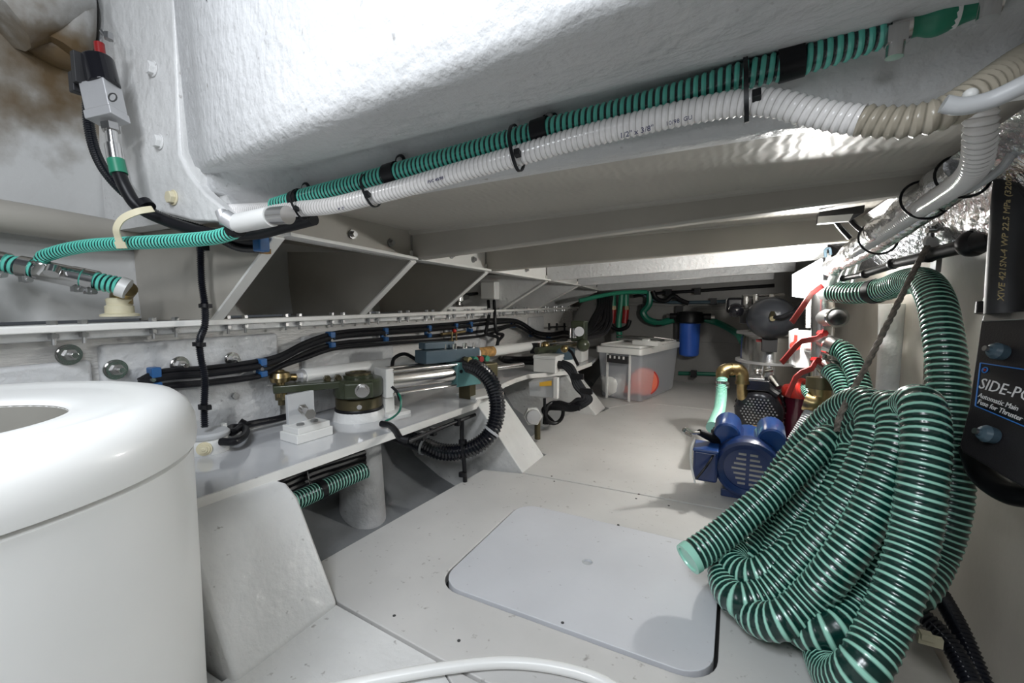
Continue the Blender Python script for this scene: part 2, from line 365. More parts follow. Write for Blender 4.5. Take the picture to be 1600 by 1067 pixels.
# ---- hatch cover
hc = thing('hatch_cover', 'pale grey rounded access hatch cover set in the near floor panel with a finger hole', 'hatch', ((HX0+HX1)/2, (HY0+HY1)/2, -0.03))
hp = aZ(918, 880); hr = 0.012
circ = [V((hp.x + hr*math.cos(-2*PI*k/20), hp.y + hr*math.sin(-2*PI*k/20), 0.004)) for k in range(20)]
g = G().holed(rrect(HX0, HY0, HX1, HY1, 0.07, 0.004), circ, (0, 0, -0.034)); emit('cover_panel', g, 'hatch', hc, bevel=0.006, seg=3)
emit('finger_hole', G().lathe([(hr*.2, -.026), (hr, -.026), (hr+.0002, .003), (hr+.002, .005), (hr+.004, .0042), (hr+.004, -.001)], hp, n=24), 'grey_box', hc)
for px, py in [(966, 820), (879, 973)]:
    p = aZ(px, py, .004); emit('screw', G().cyl(p - Zv*.002, p + Zv*.0008, 0.004, n=8), 'joint', hc)

# ---- left wall (transom): lower panel with raised pads, ledge trim, recess and knees
wl = emit('wall_left', G().mm((-1.54, -0.9, -0.30), (-1.50, 4.34, 0.67)), 'gel_brush', kind='structure', origin=(-1.5, 0, -0.3), bevel=0.004)
for y0, y1, z0, z1 in [(-0.9, 0.50, .30, .60), (0.515, 1.02, .32, .635), (1.12, 1.62, .30, .615), (2.05, 2.62, .34, .62), (3.2, 3.5, .45, .62)]:
    emit('raised_pad', G().mm((-1.505, y0, z0), (-1.478, y1, z1)), 'gel_orange', wl, bevel=0.013, seg=3)
emit('hull_side', G().prism([(-1.86, -0.9, .69), (-1.90, -0.9, 1.0), (-1.80, -0.9, 2.1), (-1.95, -0.9, 2.1), (-2.05, -0.9, .69)], (0, 5.24, 0)), 'stain', wl)
emit('recess_shelf', G().mm((-1.90, -0.9, .655), (-1.45, 4.3, .680)), 'gel', wl, bevel=.004)
# hull stringer on the near left, with uneven fillets
emit('stringer', G().tube([(-1.85, -0.6, 1.03), (-1.82, 0.0, 1.0), (-1.80, 0.4, .985), (-1.82, .62, .975), (-1.86, .8, .97)], 0.045, 12), 'gel_warm', wl)
for pts_, rr in ([(-10, 20), (40, 5), (95, -30)], .09), ([(108, -60), (112, 10), (108, 58), (95, 80)], .055), ([(205, -60), (200, 60), (196, 150), (198, 290), (205, 360)], .05):
    emit('hull_stiffener', G().tube([aX(x, y, -1.80 if rr != .05 else -1.86) for x, y in pts_], rr, 14), 'stain', wl)
emit('stiffener_end', G().sphere(aX(95, 80, -1.84), .06, 18, 12, (1, 1.4, .8)), 'stain', wl)
emit('recess_partition', G().mm((-1.88, .30, .69), (-1.60, .325, .90)), 'gel', wl, bevel=.008)
emit('recess_partition', G().mm((-1.88, .13, .69), (-1.56, .15, .86)), 'gel', wl, bevel=.008)
# ledge
tr = emit('trim_1', G().mm((-1.46, -0.9, .676), (-1.415, 4.25, .694)), 'gel_white', kind='structure', bevel=0.004, origin=(-1.44, 0, .676))
bolt_me = None
yb = -0.05
bolts = []
for k in range(26):
    base = 0.42 + 0.205*k*0.98
    if base > 4.1: break
    for dy in (0, .055):
        bolts.append(base + dy)
proto = None
for y in bolts:
    if proto is None:
        p = V((-1.44, y, .676)); g = G().cyl(p - Zv*.030, p + Zv*.024, .0045, n=8).cyl(p - Zv*.014, p - Zv*.004, .010, n=6).cyl(p + Zv*.018, p + Zv*.028, .010, n=6)
        proto = emit('ledge_bolt', g, 'steel_dull', tr); y0 = y
    else:
        c = proto.copy(); COL.objects.link(c); c.parent = tr; c.location = (0, y - y0, 0)
# through bolts
def through_bolt(p, r, parent, ax=V((1, 0, 0))):
    wsh = emit('through_bolt', G().cyl(p, p + ax*.004, r*1.0, n=24).lathe([(r*.35, .004), (r*.80, .006), (r*.86, .011), (r*.35, .011)], p, ax, 24), 'steel', parent)
    emit('nut', G().cyl(p + ax*.004, p + ax*.020, r*.55, n=6), 'steel_dull', wsh)
    emit('stud', G().cyl(p + ax*.004, p + ax*.040, r*.28, n=12), 'steel', wsh, bevel=.001)
for px, py, r in [(107, 554, .026), (180, 577, .027), (280, 570, .026), (362, 561, .024)]:
    through_bolt(aX(px, py, -1.478), r, wl)
for px, py in [(366, 618), (367, 620)][:1]:
    p = aX(px, py, -1.478); emit('hex_bolt', G().cyl(p, p + V((.012, 0, 0)), .012, n=6), 'steel_dull', wl, bevel=.001)

# knees, girder and beams
FR = [(0.77, -1.11, .925), (1.36, -1.14, .91), (1.93, -1.14, .90), (2.63, -1.10, .88), (3.22, -1.09, .865), (3.85, -1.12, .84)]
for i, (y, xk, zk) in enumerate(FR):
    th = 0.018
    poly = [(-1.88, y, .682), (-1.425, y, .694), (xk, y, zk), (xk, y, zk + .03), (-1.88, y, zk + .07)]
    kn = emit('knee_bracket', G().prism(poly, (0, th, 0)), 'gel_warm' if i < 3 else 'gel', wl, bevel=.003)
    a, b_ = V((-1.425, y, .694)), V((xk, y, zk)); d = (b_ - a).normalized(); nrm = V((-d.z, 0, d.x))
    emit('edge_flange', G().box((a + b_)/2 + V((0, th/2, 0)) - nrm*.003, ((b_-a).length, th + .016, .008), (d, V((0, 1, 0)), nrm)), 'gel_white', kn, bevel=.002)
    emit('corner_flange', G().box(b_ + V((0, th/2, .018)), (.014, th + .020, .036)), 'gel_white', kn, bevel=.002)
# ceiling
def czr(x): return 1.0 + 0.035*(x + 1.1)
cl = emit('ceiling', G().prism([(-2.0, .78, 1.02), (-1.12, .78, 1.02), (.40, .78, 1.055), (.75, .78, 1.02), (.75, .78, 1.12), (-2.0, .78, 1.12)], (0, 3.62, 0)), 'ceil', kind='structure', origin=(0, 0, 1.0))
for i in range(len(FR) - 1):
    (y0, x0, z0), (y1, x1, z1) = FR[i], FR[i+1]
    a, b_ = V((x0, y0 + .02, z0)), V((x1, y1, z1)); d = b_ - a
    gd = emit('girder', G().prism([a, b_, b_ + V((0, 0, .17)), a + V((0, 0, .14))], (-.03, 0, 0)), 'gel_white' if i else 'gel_warm', cl, bevel=.004)
    emit('girder_flange', G().prism([a + V((-.03, 0, 0)), b_ + V((-.03, 0, 0)), b_ + V((.035, 0, 0)), a + V((.035, 0, 0))], (0, 0, .010)), 'gel_white', gd, bevel=.002)
    for t in (.45, .78) if i < 2 else (.6,):
        p = a + d*t + V((0, 0, .048)); emit('girder_bolt', G().cyl(p, p + V((.006, 0, 0)), .015, n=16).cyl(p, p + V((.018, 0, 0)), .010, n=6), 'steel_dull', gd)
BR = [None, (.36, 1.005), (.345, .962), (.34, .955), (.27, .935), (.20, .915)]
for i, (y, xk, zk) in enumerate(FR):
    if i == 0: continue
    xr, zr = BR[i]; xr += .05
    poly = [(xk, y, zk), (xr, y, zr), (xr, y, 1.09), (xk, y, 1.05)]
    g = G().prism(poly, (0, .05, 0))
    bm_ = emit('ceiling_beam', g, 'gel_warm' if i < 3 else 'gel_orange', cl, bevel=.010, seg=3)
    nb = V((xr - xk, 0, zr - zk))
    emit('fillet', G().tube([(xk, y - .002, 1.030 if i > 1 else 1.02), (xr, y - .002, 1.058)], .014, 8, sub=0), 'gel_warm' if i < 3 else 'gel_orange', bm_)
# ---- the big moulded box overhead (first frame) : swept section
CRE = [(-1.30, .672, 1.085), (-1.20, .650, 1.075), (-1.05, .58, 1.045), (-.85, .52, 1.02), (-.60, .47, 1.012), (-.30, .445, 1.018), (0, .42, 1.035), (1.0, .38, 1.08)]
def sec(x):
    for (x0, y0, z0), (x1, y1, z1) in zip(CRE, CRE[1:]):
        if x <= x1: break
    k = max(0, min(1, (x - x0)/(x1 - x0))); yc = y0 + (y1-y0)*k; zc = z0 + (z1-z0)*k
    t = (x + 1.27)/1.9; zb = .960 + .030*t + 0.014*math.sin(t*3); dy = (.70 - yc)
    return [(yc - .03, 2.0), (yc - .015, zc + .30), (yc - .006, zc + .06), (yc, zc + .018), (yc + .010, zc + .003), (yc + .03, zc + .001),
            (yc + dy*.5, zc + .006), (.680, zb + .075), (.704, zb + .062), (.715, zb + .035), (.720, zb + .012), (.728, zb), (.775, zb), (.785, zb + .01), (.785, 2.0)]
g = G(); xs = [-1.29 + .075*k for k in range(29)]
rows = []
for x in xs:
    o = 0.012 * max(0, 1 - (x + 1.29)/.10)
    rows.append([V((x, y, z)) for y, z in sec(x)])
n_ = len(rows[0]); g.add([p for r_ in rows for p in r_], [(i*n_ + j, (i+1)*n_ + j, (i+1)*n_ + j + 1, i*n_ + j + 1) for i in range(len(rows)-1) for j in range(n_-1)] + [tuple(range(n_)), tuple(reversed(range((len(rows)-1)*n_, len(rows)*n_)))])
box = emit('moulded_locker', g, 'gel_orange', cl, smooth=60)
# plate bolted to frame one, to the left of the locker
pl = [(165, -60), (180, 120), (190, 230), (205, 290), (240, 330), (300, 345), (350, 347), (372, 345), (345, 322), (318, 300), (295, 272), (280, 240), (275, 120), (268, -60)]
pts = [aY(px, py, .655) for px, py in pl]
fp = emit('frame_plate', G().prism(pts, (0, .035, 0)), 'gel', cl, bevel=.008, seg=3)
for px, py in [(240, 108), (250, 222), (272, 309)]:
    p = aY(px, py, .655); ax = V((0, -1, 0))
    emit('frame_bolt', G().cyl(p, p + ax*.004, .021, n=20).cyl(p, p + ax*.016, .017, n=6), 'gel' if py < 300 else 'cream', fp, bevel=.002)
emit('frame_web', G().mm((-1.88, .70, .98), (-1.20, .76, 2.0)), 'gel', cl)
emit('frame_rib', G().mm((-1.45, .665, 1.05), (-1.25, .78, 2.0)), 'gel', cl)
# small round black boss at the very top
p = aY(345, -8, .545); emit('cable_gland', G().torus(p, V((0, -1, 0)), .030, .010).cyl(p + V((0, -.015, 0)), p + V((0, .02, 0)), .026), 'black', box)

emit('light_block_slab', G().mm((-.10, -.9, 1.36), (.75, .43, 1.40)), 'gel', cl)  # unseen slab, added to keep hatch light off the right wall
# ---- right wall and back wall
g = G().prism([(.56, -.6, -.3), (.56, -.6, .78), (.52, -.6, .93), (.44, -.6, 1.02), (.38, -.6, 1.06), (.38, -.6, 1.14), (.75, -.6, 1.14), (.75, -.6, -.3)], (0, 5.0, 0))
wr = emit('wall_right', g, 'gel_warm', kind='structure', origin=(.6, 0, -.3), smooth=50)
emit('insulation_strip', G().prism([(.515, .7, .90), (.46, .7, 1.0), (.39, .7, 1.055), (.375, .7, 1.04), (.445, .7, .985), (.50, .7, .89)], (0, 3.4, 0)), 'foil', wr)
emit('hull_rib', G().tube([(.55, 2.15, -.1), (.55, 2.15, .5), (.54, 2.15, .74)], .05, 12), 'gel', wr)
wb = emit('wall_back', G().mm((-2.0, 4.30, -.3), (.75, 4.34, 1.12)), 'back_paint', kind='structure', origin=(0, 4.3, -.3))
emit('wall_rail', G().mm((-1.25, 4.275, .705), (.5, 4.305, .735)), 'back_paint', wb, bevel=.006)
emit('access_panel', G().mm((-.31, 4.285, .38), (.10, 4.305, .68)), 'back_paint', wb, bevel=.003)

# ================================================================== NEAR LEFT : barrel, shelf, steering gear
bc = V((-.95, .12, 0)); R = .314
barrel = thing('storage_barrel', 'large round white plastic barrel with an open rounded rim in the near left corner', 'barrel', bc)
emit('body', G().lathe([(.28, -.004), (.303, .02), (.306, .30), (.308, .510), (.296, .516), (.29, .50), (.28, .05), (.0, .04)], bc, n=96, cap=False), 'plastic_white', barrel, smooth=50)
g = G().lathe([(.300, .514), (.3125, .519), (.3145, .535), (.313, .560), (.305, .582), (.290, .596), (.268, .602), (.24, .603), (.225, .6005), (.21, .602), (.16, .602), (.140, .6015), (.136, .599), (.135, .594), (.138, .592), (.30, .516)], bc, n=96, cap=False)
for v in g.v:
    rr = math.hypot(v.x - bc.x, v.y - bc.y); k = max(0, min(1, (.29 - rr)/.155)); v.x += .085*k; v.y += .0*k
emit('rim', g, 'plastic_white', barrel, smooth=60)
emit('shaded_opening_wall', G().lathe([(.1352, .596), (.1352, .40), (0, .40), (0, .39), (.14, .39), (.14, .59)], bc + V((.085, 0, 0)), n=64, cap=False), 'opening_shade', barrel)  # inner wall coloured grey for the shade in the hole
# knees below the shelf and hull slope
shelf = thing('steering_shelf', 'long glossy grey shelf along the left wall carrying the steering gear', 'shelf', (-1.25, 1.8, .28))
front = [(300, 782), (400, 747), (600, 679), (743, 630), (750, 620), (788, 598), (805, 591), (825, 585), (858, 582), (889, 579), (905, 573), (924, 566)]
fpts = [aZ(px, py, .30) for px, py in front]
top = fpts + [V((-1.06, 4.0, .30)), V((-1.50, 4.0, .30)), V((-1.50, .40, .30)), V((-1.22, .42, .30))]
emit('shelf_top', G().prism(top, (0, 0, -.022)), 'shelf', shelf, bevel=.004, seg=3)
g = G()
lo, hi = [], []
for i in range(len(fpts)-1):
    a, b_ = fpts[i], fpts[i+1]; d = (b_ - a).normalized(); nr = V((d.y, -d.x, 0))
    g.box((a + b_)/2 + nr*.002 - Zv*.012, ((b_-a).length + .003, .006, .026), (d, nr, Zv))
emit('edge_lip', g, 'gel_white', shelf)
for y0, y1, xf in [(.458, .71, -.85), (1.665, 1.905, -.80), (2.76, 2.99, -.79)]:
    first = y0 < 1
    prof = [(-1.5, -.25), (xf - .01, -.02), (xf, 0.0), (-1.00 + (.02 if first else 0), .245), (-1.03, .279), (-1.5, .279)]
    kn = emit('support_knee', G().prism([(x, y0, z) for x, z in prof], (0, y1 - y0, 0)), 'gel', shelf, bevel=.02 if first else .006, seg=4)
emit('hull_slope', G().prism([(-1.50, -.9, .12), (-1.40, -.9, -.02), (-1.25, -.9, -.10), (-.95, -.9, -.20), (-.5, -.9, -.29), (-1.5, -.9, -.29)], (0, 5.2, 0)), 'hull_shaded', wl)
emit('lower_wall_shade', G().mm((-1.50, -.9, .0), (-1.496, 4.3, .27)), 'bilge', wl)  # dark sheet that paints in the shade on the wall below the shelf
st = aZ(562, 652, .30); SX, SY = st.x, st.y
emit('rudder_tube', G().lathe([(.094, -.22), (.086, -.05), (.080, .10), (.076, .20), (.076, .278)], (SX, SY, 0), n=36), 'gel_orange', shelf)
# near steering gear
gear = thing('rudder_tiller', 'dark green cast tiller hub on a white base, near end of the glossy shelf', 'steering gear', (SX, SY, .30))
emit('base', G().lathe([(.098, .300), (.094, .318), (.088, .338)], (SX, SY, 0)), 'gel', gear)
rg = emit('clamp_ring', G().lathe([(.082, .338), (.086, .342), (.086, .382), (.082, .386)], (SX, SY, 0), n=36), 'bronze', gear)
emit('rubber_seal', G().lathe([(.088, .333), (.090, .336), (.090, .343), (.088, .346)], (SX, SY, 0), n=36), 'black', gear)
dcam = V((-SX, -SY, 0)).normalized(); rcam = V((-dcam.y, dcam.x, 0))
emit('cap_screw', G().cyl(V((SX, SY, .363)) + dcam*.082, V((SX, SY, .363)) + dcam*.100, .009), 'steel', rg)
hub = emit('hub', G().lathe([(.060, .386), (.088, .390), (.092, .400), (.092, .450), (.086, .458), (.055, .462), (.055, .470), (.02, .474)], (SX, SY, 0), n=36), 'olive', gear)
emit('hub_disc', G().lathe([(.0, .462), (.048, .463), (.048, .478), (.03, .480), (.03, .476), (.0, .476)], (SX, SY, 0), n=30), 'bronze', gear)
emit('clamp_lug', G().box(V((SX, SY, .425)) + dcam*.085, (.10, .045, .060), (rcam, dcam, Zv)), 'olive', gear, bevel=.008)
pb = V((SX, SY, .427)) + dcam*.108 + rcam*.012
emit('clamp_bolt', G().cyl(pb, pb + dcam*.010, .026, n=24).cyl(pb + dcam*.008, pb + dcam*.026, .020, n=6), 'steel', gear, bevel=.002)
ae = aX(439, 613, -1.425); hc_ = V((SX, SY, .43))
arm_d = (ae - hc_).normalized(); arm_n = arm_d.cross(Zv).normalized()
emit('tiller_arm', G().prism([hc_ - arm_n*.055, ae - arm_n*.028, ae - arm_n*.02 + arm_d*.025, ae + arm_n*.02 + arm_d*.025, ae + arm_n*.028, hc_ + arm_n*.055], (0, 0, .028)), 'olive', gear, bevel=.005)
ae2 = aZ(610, 592, .43); a2 = (ae2 - hc_).normalized(); n2 = a2.cross(Zv)
emit('tiller_arm', G().prism([hc_ - n2*.05, ae2 - n2*.026, ae2 + n2*.026, hc_ + n2*.05], (0, 0, .028)), 'olive', gear, bevel=.005)
for t in (.28, .42):
    q = hc_.lerp(ae, t) + Zv*.034; emit('arm_clamp', G().cyl(q - arm_n*.03, q + arm_n*.03, .007).cyl(q - arm_n*.012, q + arm_n*.012, .013, n=6), 'bronze', gear)
# tie rod
tr0 = aZ(440, 592, .455); tA = aX(474, 588, -1.415); tB = aZ(850, 538, .45)
rod = thing('tie_rod', 'long white steering tie rod with a brass ball joint linking the two tillers', 'tie rod', (tA.x, tA.y, .42))
dr = (tB - tA).normalized()
emit('rod', G().cyl(tA, tB, .030, n=28), 'white', rod)
emit('end_collar', G().cyl(tA - dr*.014, tA, .027).cyl(tA - dr*.03, tA - dr*.014, .018, n=6), 'alu', rod)
emit('ball_joint', G().lathe([(.012, -.075), (.02, -.07), (.02, -.045), (.012, -.042), (.014, -.02), (.030, -.016), (.036, 0), (.030, .016), (.016, .020), (.012, .026)], ae + Zv*.055, n=24), 'brass', rod)
emit('joint_neck', G().tube([ae + Zv*.055, tA - dr*.02], .013, 12, sub=0), 'brass', rod)
emit('joint_nut', G().cyl(ae - Zv*.025, ae - Zv*.002, .022, n=6).cyl(ae - Zv*.045, ae - Zv*.02, .011), 'bronze', rod)
q = tA.lerp(tB, .62); emit('rust_patch', G().cyl(q - dr*.07, q + dr*.07, .0305, n=28), M['rust'], rod)
emit('end_clevis', G().box(tB + dr*.05, (.10, .03, .03), (dr, dr.cross(Zv), Zv)), 'bronze', rod, bevel=.004)
# hydraulic cylinder with manifold
cA = aZ(604, 596, .432); cB = aZ(703, 584, .425)
cyl_ = thing('hydraulic_cylinder', 'polished steel steering ram with teal end block and slate valve manifold above the shelf', 'hydraulic ram', (cA.x, cA.y, .30))
dc = (cB - cA).normalized(); nc = dc.cross(Zv).normalized(); uc = nc.cross(dc)
emit('barrel_tube', G().cyl(cA, cB, .047, n=36), 'steel', cyl_)
for o_ in (nc*.044 + uc*.046, nc*.044 - uc*.046, -nc*.044 + uc*.046, -nc*.044 - uc*.046): emit('tie_bar', G().cyl(cA + o_, cB + o_, .007), 'steel', cyl_)
emit('clevis_block', G().box(cA - dc*.012, (.035, .095, .115), (dc, nc, uc)), 'white', cyl_, bevel=.004)
eb = emit('end_block', G().box(cB + dc*.07, (.14, .105, .11), (dc, nc, uc)), 'teal', cyl_, bevel=.003)
for t, h in ((.02, .015), (.09, .025)):
    p = cB + dc*t + nc*.052 + uc*h; emit('screw', G().cyl(p, p + nc*.006, .008, n=6), 'black', eb)
    p = cB + dc*t - nc*.052 + uc*h; emit('screw', G().cyl(p, p - nc*.006, .008, n=6), 'black', eb)
emit('brass_spacer', G().box(cB + dc*.150, (.022, .08, .085), (dc, nc, uc)), 'brass', cyl_, bevel=.003)
emit('gland_block', G().box(cB + dc*.21, (.10, .085, .07), (dc, nc, uc)), 'bronze', cyl_, bevel=.006)
emit('piston_rod', G().cyl(cB + dc*.20, cB + dc*.48, .014), 'steel', cyl_)
mb_ = emit('valve_manifold', G().box(cB + dc*.00 + uc*.085 - nc*.01, (.30, .085, .055), (dc, nc, uc)), 'slate', cyl_, bevel=.003)
emit('solenoid', G().box(cB - dc*.05 + uc*.13 - nc*.03, (.16, .05, .03), (dc, nc, uc)), 'slate', mb_, bevel=.004)
for k in range(6):
    p = cB + dc*(-.02 + .03*k) + uc*.112 - nc*(.01 - .02*(k % 2)); emit('bleed_screw', G().cyl(p, p + uc*.022, .006, n=8), 'steel', mb_)
for k, c in enumerate(['brass', 'green_tape', 'red', 'green_tape']):
    p = cB + dc*(.05 + .035*k) + uc*.065 - nc*(-.05); emit('hose_fitting', G().cyl(p, p + nc*.03, .014, n=10), c, mb_)
emit('foot_plate', G().box(cA + dc*.02 + V((0, 0, -.125)), (.10, .12, .015), (V((dc.x, dc.y, 0)).normalized(), nc, Zv)), 'white', cyl_, bevel=.002)
emit('foot_plate', G().box(cB + dc*.18 + V((0, 0, -.115)), (.18, .14, .012), (V((dc.x, dc.y, 0)).normalized(), nc, Zv)), 'white', cyl_, bevel=.002)
emit('foot_post', G().box(cA + dc*.0 + V((0, 0, -.085)), (.03, .05, .07)), 'white', cyl_)
emit('foot_post', G().box(cB + dc*.10 + V((0, 0, -.085)), (.06, .05, .09)), 'bronze', cyl_)
# near angle bracket
bp_ = aZ(480, 683, .30); brk = thing('stop_bracket', 'white angle bracket with a long bolt beside the near tiller', 'bracket', (bp_.x, bp_.y, .30))
bd = (fpts[2] - fpts[1]).normalized(); bn = V((bd.y, -bd.x, 0))
emit('pad', G().box(bp_ + Zv*.015, (.13, .095, .030), (bd, bn, Zv)), 'white', brk, bevel=.003)
emit('foot', G().box(bp_ + Zv*.040 + bn*.0, (.115, .085, .020), (bd, bn, Zv)), 'white', brk, bevel=.002)
emit('upright', G().box(bp_ + Zv*.095 - bn*.03, (.095, .014, .105), (bd, bn, Zv)), 'grey_box', brk, bevel=.002)
for k in (-.03, .02): emit('foot_screw', G().cyl(bp_ + bd*k + Zv*.050 + bn*.012, bp_ + bd*k + Zv*.056 + bn*.012, .012, n=8), 'steel_dull', brk)
q = bp_ + Zv*.095 - bn*.02; dd = (bn*1.0 - bd*.35).normalized()
emit('stop_bolt', G().cyl(q, q + dd*.085, .0085).cyl(q + dd*.085, q + dd*.098, .017, n=6).cyl(q + bn*0, q + dd*.01, .016, n=6), 'steel', brk)

def zip_tie(p, d, r, parent, mat='black', wd=.006):
    return emit('zip_tie', G().cyl(p - d*wd/2, p + d*wd/2, r + .0025, n=18).box(p + frame(d)[0]*(r + .004), (.008, .008, .008)), mat, parent)
# black corrugated hose looping off the shelf
hs = thing('corrugated_hose', 'thick black ribbed hose looping over the shelf edge and back beneath it', 'hose', W(735, 707, 1.85))
hp_ = Ws([(672, 562, 2.03), (712, 566, 1.99), (748, 577, 1.93), (770, 603, 1.88), (777, 643, 1.84), (764, 680, 1.82), (733, 702, 1.82), (692, 706, 1.84), (655, 692, 1.88), (620, 678, 1.95)])
emit('ribbed_tube', G().hose(hp_, .036, .0135, .006, n=20, helix=0, k=4), 'conduit', hs)
for k, (x, y, d) in enumerate([(768, 673, 1.82), (663, 697, 1.87)]):
    dirv = (W(777, 643, 1.84) - W(733, 702, 1.82)).normalized() if k == 0 else (W(692, 706, 1.84) - W(655, 692, 1.88)).normalized()
    emit('clamp_band', G().cyl(W(x, y, d) - dirv*.005, W(x, y, d) + dirv*.005, .0385, n=24), 'grey_box', hs)
g2 = thing('control_cable', 'thin black cable arching over the chrome ram', 'cable', W(650, 560, 1.95))
emit('sheath', G().tube(Ws([(612, 577, 1.80), (616, 560, 1.85), (632, 553, 1.9), (650, 562, 1.95), (664, 573, 1.98)]), .008, 8), 'black', g2)
g2 = thing('control_cable', 'thin black cable arching over the slate valve manifold', 'cable', W(720, 550, 2.0))
emit('sheath', G().tube(Ws([(682, 556, 1.95), (700, 545, 1.98), (722, 545, 2.02), (740, 555, 2.05), (758, 566, 2.1)]), .009, 8), 'black', g2)
g2 = thing('earth_wire', 'thin green earth wire curling down behind the tiller hub', 'wire', aZ(603, 658, .305))
emit('wire', G().tube([aZ(615, 606, .42), aZ(626, 622, .39), aZ(625, 640, .35), aZ(614, 652, .315), aZ(602, 658, .308)], .004, 8), 'green_pipe', g2)
emit('black_sleeve', G().tube([aZ(612, 604, .43), aZ(620, 612, .41), aZ(625, 626, .38)], .0055, 8), 'black', g2)
g2 = thing('drain_hose', 'short black hose end bending over the front edge of the shelf', 'hose', aZ(598, 662, .31))
emit('tube', G().tube([aZ(596, 662, .318), aZ(608, 664, .32), aZ(618, 673, .315), W(627, 686, 1.42), W(637, 688, 1.42)], .011, 10), 'black', g2)
# cables under the shelf
g2 = thing('under_shelf_cable', 'black cable clipped along the underside of the shelf edge with a drop to the bilge', 'cable', W(700, 680, 1.75))
emit('cable', G().tube(Ws([(637, 690, 1.50), (690, 668, 1.68), (742, 648, 1.86)]), .008, 8), 'black', g2)
emit('cable', G().tube(Ws([(722, 655, 1.80), (722, 690, 1.80), (725, 720, 1.80), (727, 760, 1.82)]), .009, 8), 'black', g2)
for x, y in [(660, 681), (677, 674), (715, 659)]: emit('clip', G().box(W(x, y, 1.6 + (x-660)*.003), (.02, .02, .03)), 'black', g2)
for y in (690, 741): emit('clip', G().cyl(W(723, y - 3, 1.8), W(723, y + 3, 1.8), .017), 'black', g2)
g2 = thing('bilge_hose', 'green spiral hose running under the shelf between knee and rudder tube', 'hose', aX(490, 772, -1.25))
emit('spiral_tube', G().hose(Ws([(405, 805, 1.20), (450, 788, 1.26), (490, 770, 1.34), (530, 752, 1.42), (570, 735, 1.5)]), .028, .011, .004, n=16), 'hose_green', g2)
emit('hose_collar', G().cyl(W(497, 767, 1.355), W(505, 763, 1.37), .031), 'black', g2)
g2 = thing('bilge_cables', 'bundle of black cables under the shelf above the green bilge hose', 'cables', aX(490, 745, -1.3))
for k in range(3):
    o_ = V((0, .0, .018*k)); emit('cable', G().tube([p + o_ for p in Ws([(400, 785, 1.25), (440, 770, 1.30), (485, 750, 1.40), (535, 733, 1.52), (570, 722, 1.6)])], .011, 8), 'black', g2)
emit('cable_ring', G().torus(W(484, 745, 1.40), V((.6, .7, .2)), .034, .003), 'steel', g2)
# round junction box on the shelf
jb = aZ(327, 705, .30); j = thing('round_junction_box', 'small round white junction box on the shelf beside the barrel', 'junction box', jb)
emit('body', G().lathe([(.050, 0), (.052, .003), (.052, .045), (.050, .048)], jb, n=36), 'white', j)
emit('lid', G().lathe([(.054, .046), (.056, .049), (.056, .058), (.050, .064), (.0, .066)], jb, n=36), 'grey_box', j)
dj = V((-jb.x*.4 + .3, -jb.y, 0)).normalized(); q = jb + Zv*.024 + dj*.050
emit('grommet', G().lathe([(.020, 0), (.020, .004), (.016, .004), (.015, .008), (.011, .008), (.010, .012), (.006, .012), (.004, .014)], q, dj, 24), 'cream', j)
emit('lid_tab', G().box(jb + V((-.02, .055, .06)), (.02, .012, .02)), 'white', j)
g2 = thing('junction_box_cable', 'black ribbed cable looping from the round junction box along the shelf', 'cable', aZ(370, 690, .30))
emit('cable', G().tube([aZ(345, 690, .335), aZ(365, 690, .335), aZ(382, 680, .33), aZ(380, 668, .335), aZ(362, 668, .34), aZ(362, 676, .34), aZ(385, 664, .335), aZ(430, 655, .33), aZ(470, 645, .33)], .0115, 10), 'black', g2)
emit('cable_boot', G().cyl(aZ(372, 662, .345), aZ(380, 666, .335), .020), 'black', g2)
# vertical cable
vc = thing('vertical_conduit', 'black ribbed conduit dropping from the first knee past the ledge to the junction box', 'conduit', aX(318, 662, -1.40))
vp = Ws([(313, 386, 1.26), (315, 440, 1.27), (320, 478, 1.27), (320, 508, 1.26), (312, 532, 1.27), (314, 560, 1.28), (320, 590, 1.28), (319, 640, 1.28), (320, 668, 1.27)])
emit('ribbed_tube', G().hose(vp, .0105, .006, .003, n=12, helix=0, k=4), 'conduit', vc)
for x, y in [(321, 478), (311, 538), (320, 636)]: emit('saddle_clip', G().cyl(W(x, y - 3, 1.27), W(x, y + 3, 1.27), .016).box(W(x, y, 1.275), (.05, .012, .012)), 'black', vc)
emit('saddle_clip', G().box(W(317, 386, 1.27), (.03, .02, .02)), 'black', vc)
# wall cable bundle with blue clips
cb = thing('wall_cable_bundle', 'bundle of black cables in blue clips running along the left wall under the ledge', 'cables', aX(520, 560, -1.45))
trk = [(218, 604), (245, 594), (330, 586), (412, 574), (440, 563), (475, 545), (520, 530), (600, 522), (672, 517), (720, 513), (760, 508), (803, 504), (815, 508), (838, 522), (862, 525), (885, 522), (900, 530), (905, 545)]
def wx(i): return -1.445 if i < 11 else -1.43
for k, (dy0, dy1, r) in enumerate([(-7, -4, .010), (-2, -3, .011), (7, 7, .010), (10, 8, .008)]):
    pts = []
    for i, (x, y) in enumerate(trk):
        o_ = (dy0 if k < 2 else dy1) * (1.3 if i in (1, 2, 3) else 1.0) * (1.6 if k == 3 and 4 < i < 11 else 1) * (1.2 if i < 11 else .6)
        pts.append(aX(x, y + o_, wx(i) + .012*(k % 2)))
    emit('cable', G().tube(pts, r, 8, sub=6), 'black', cb)
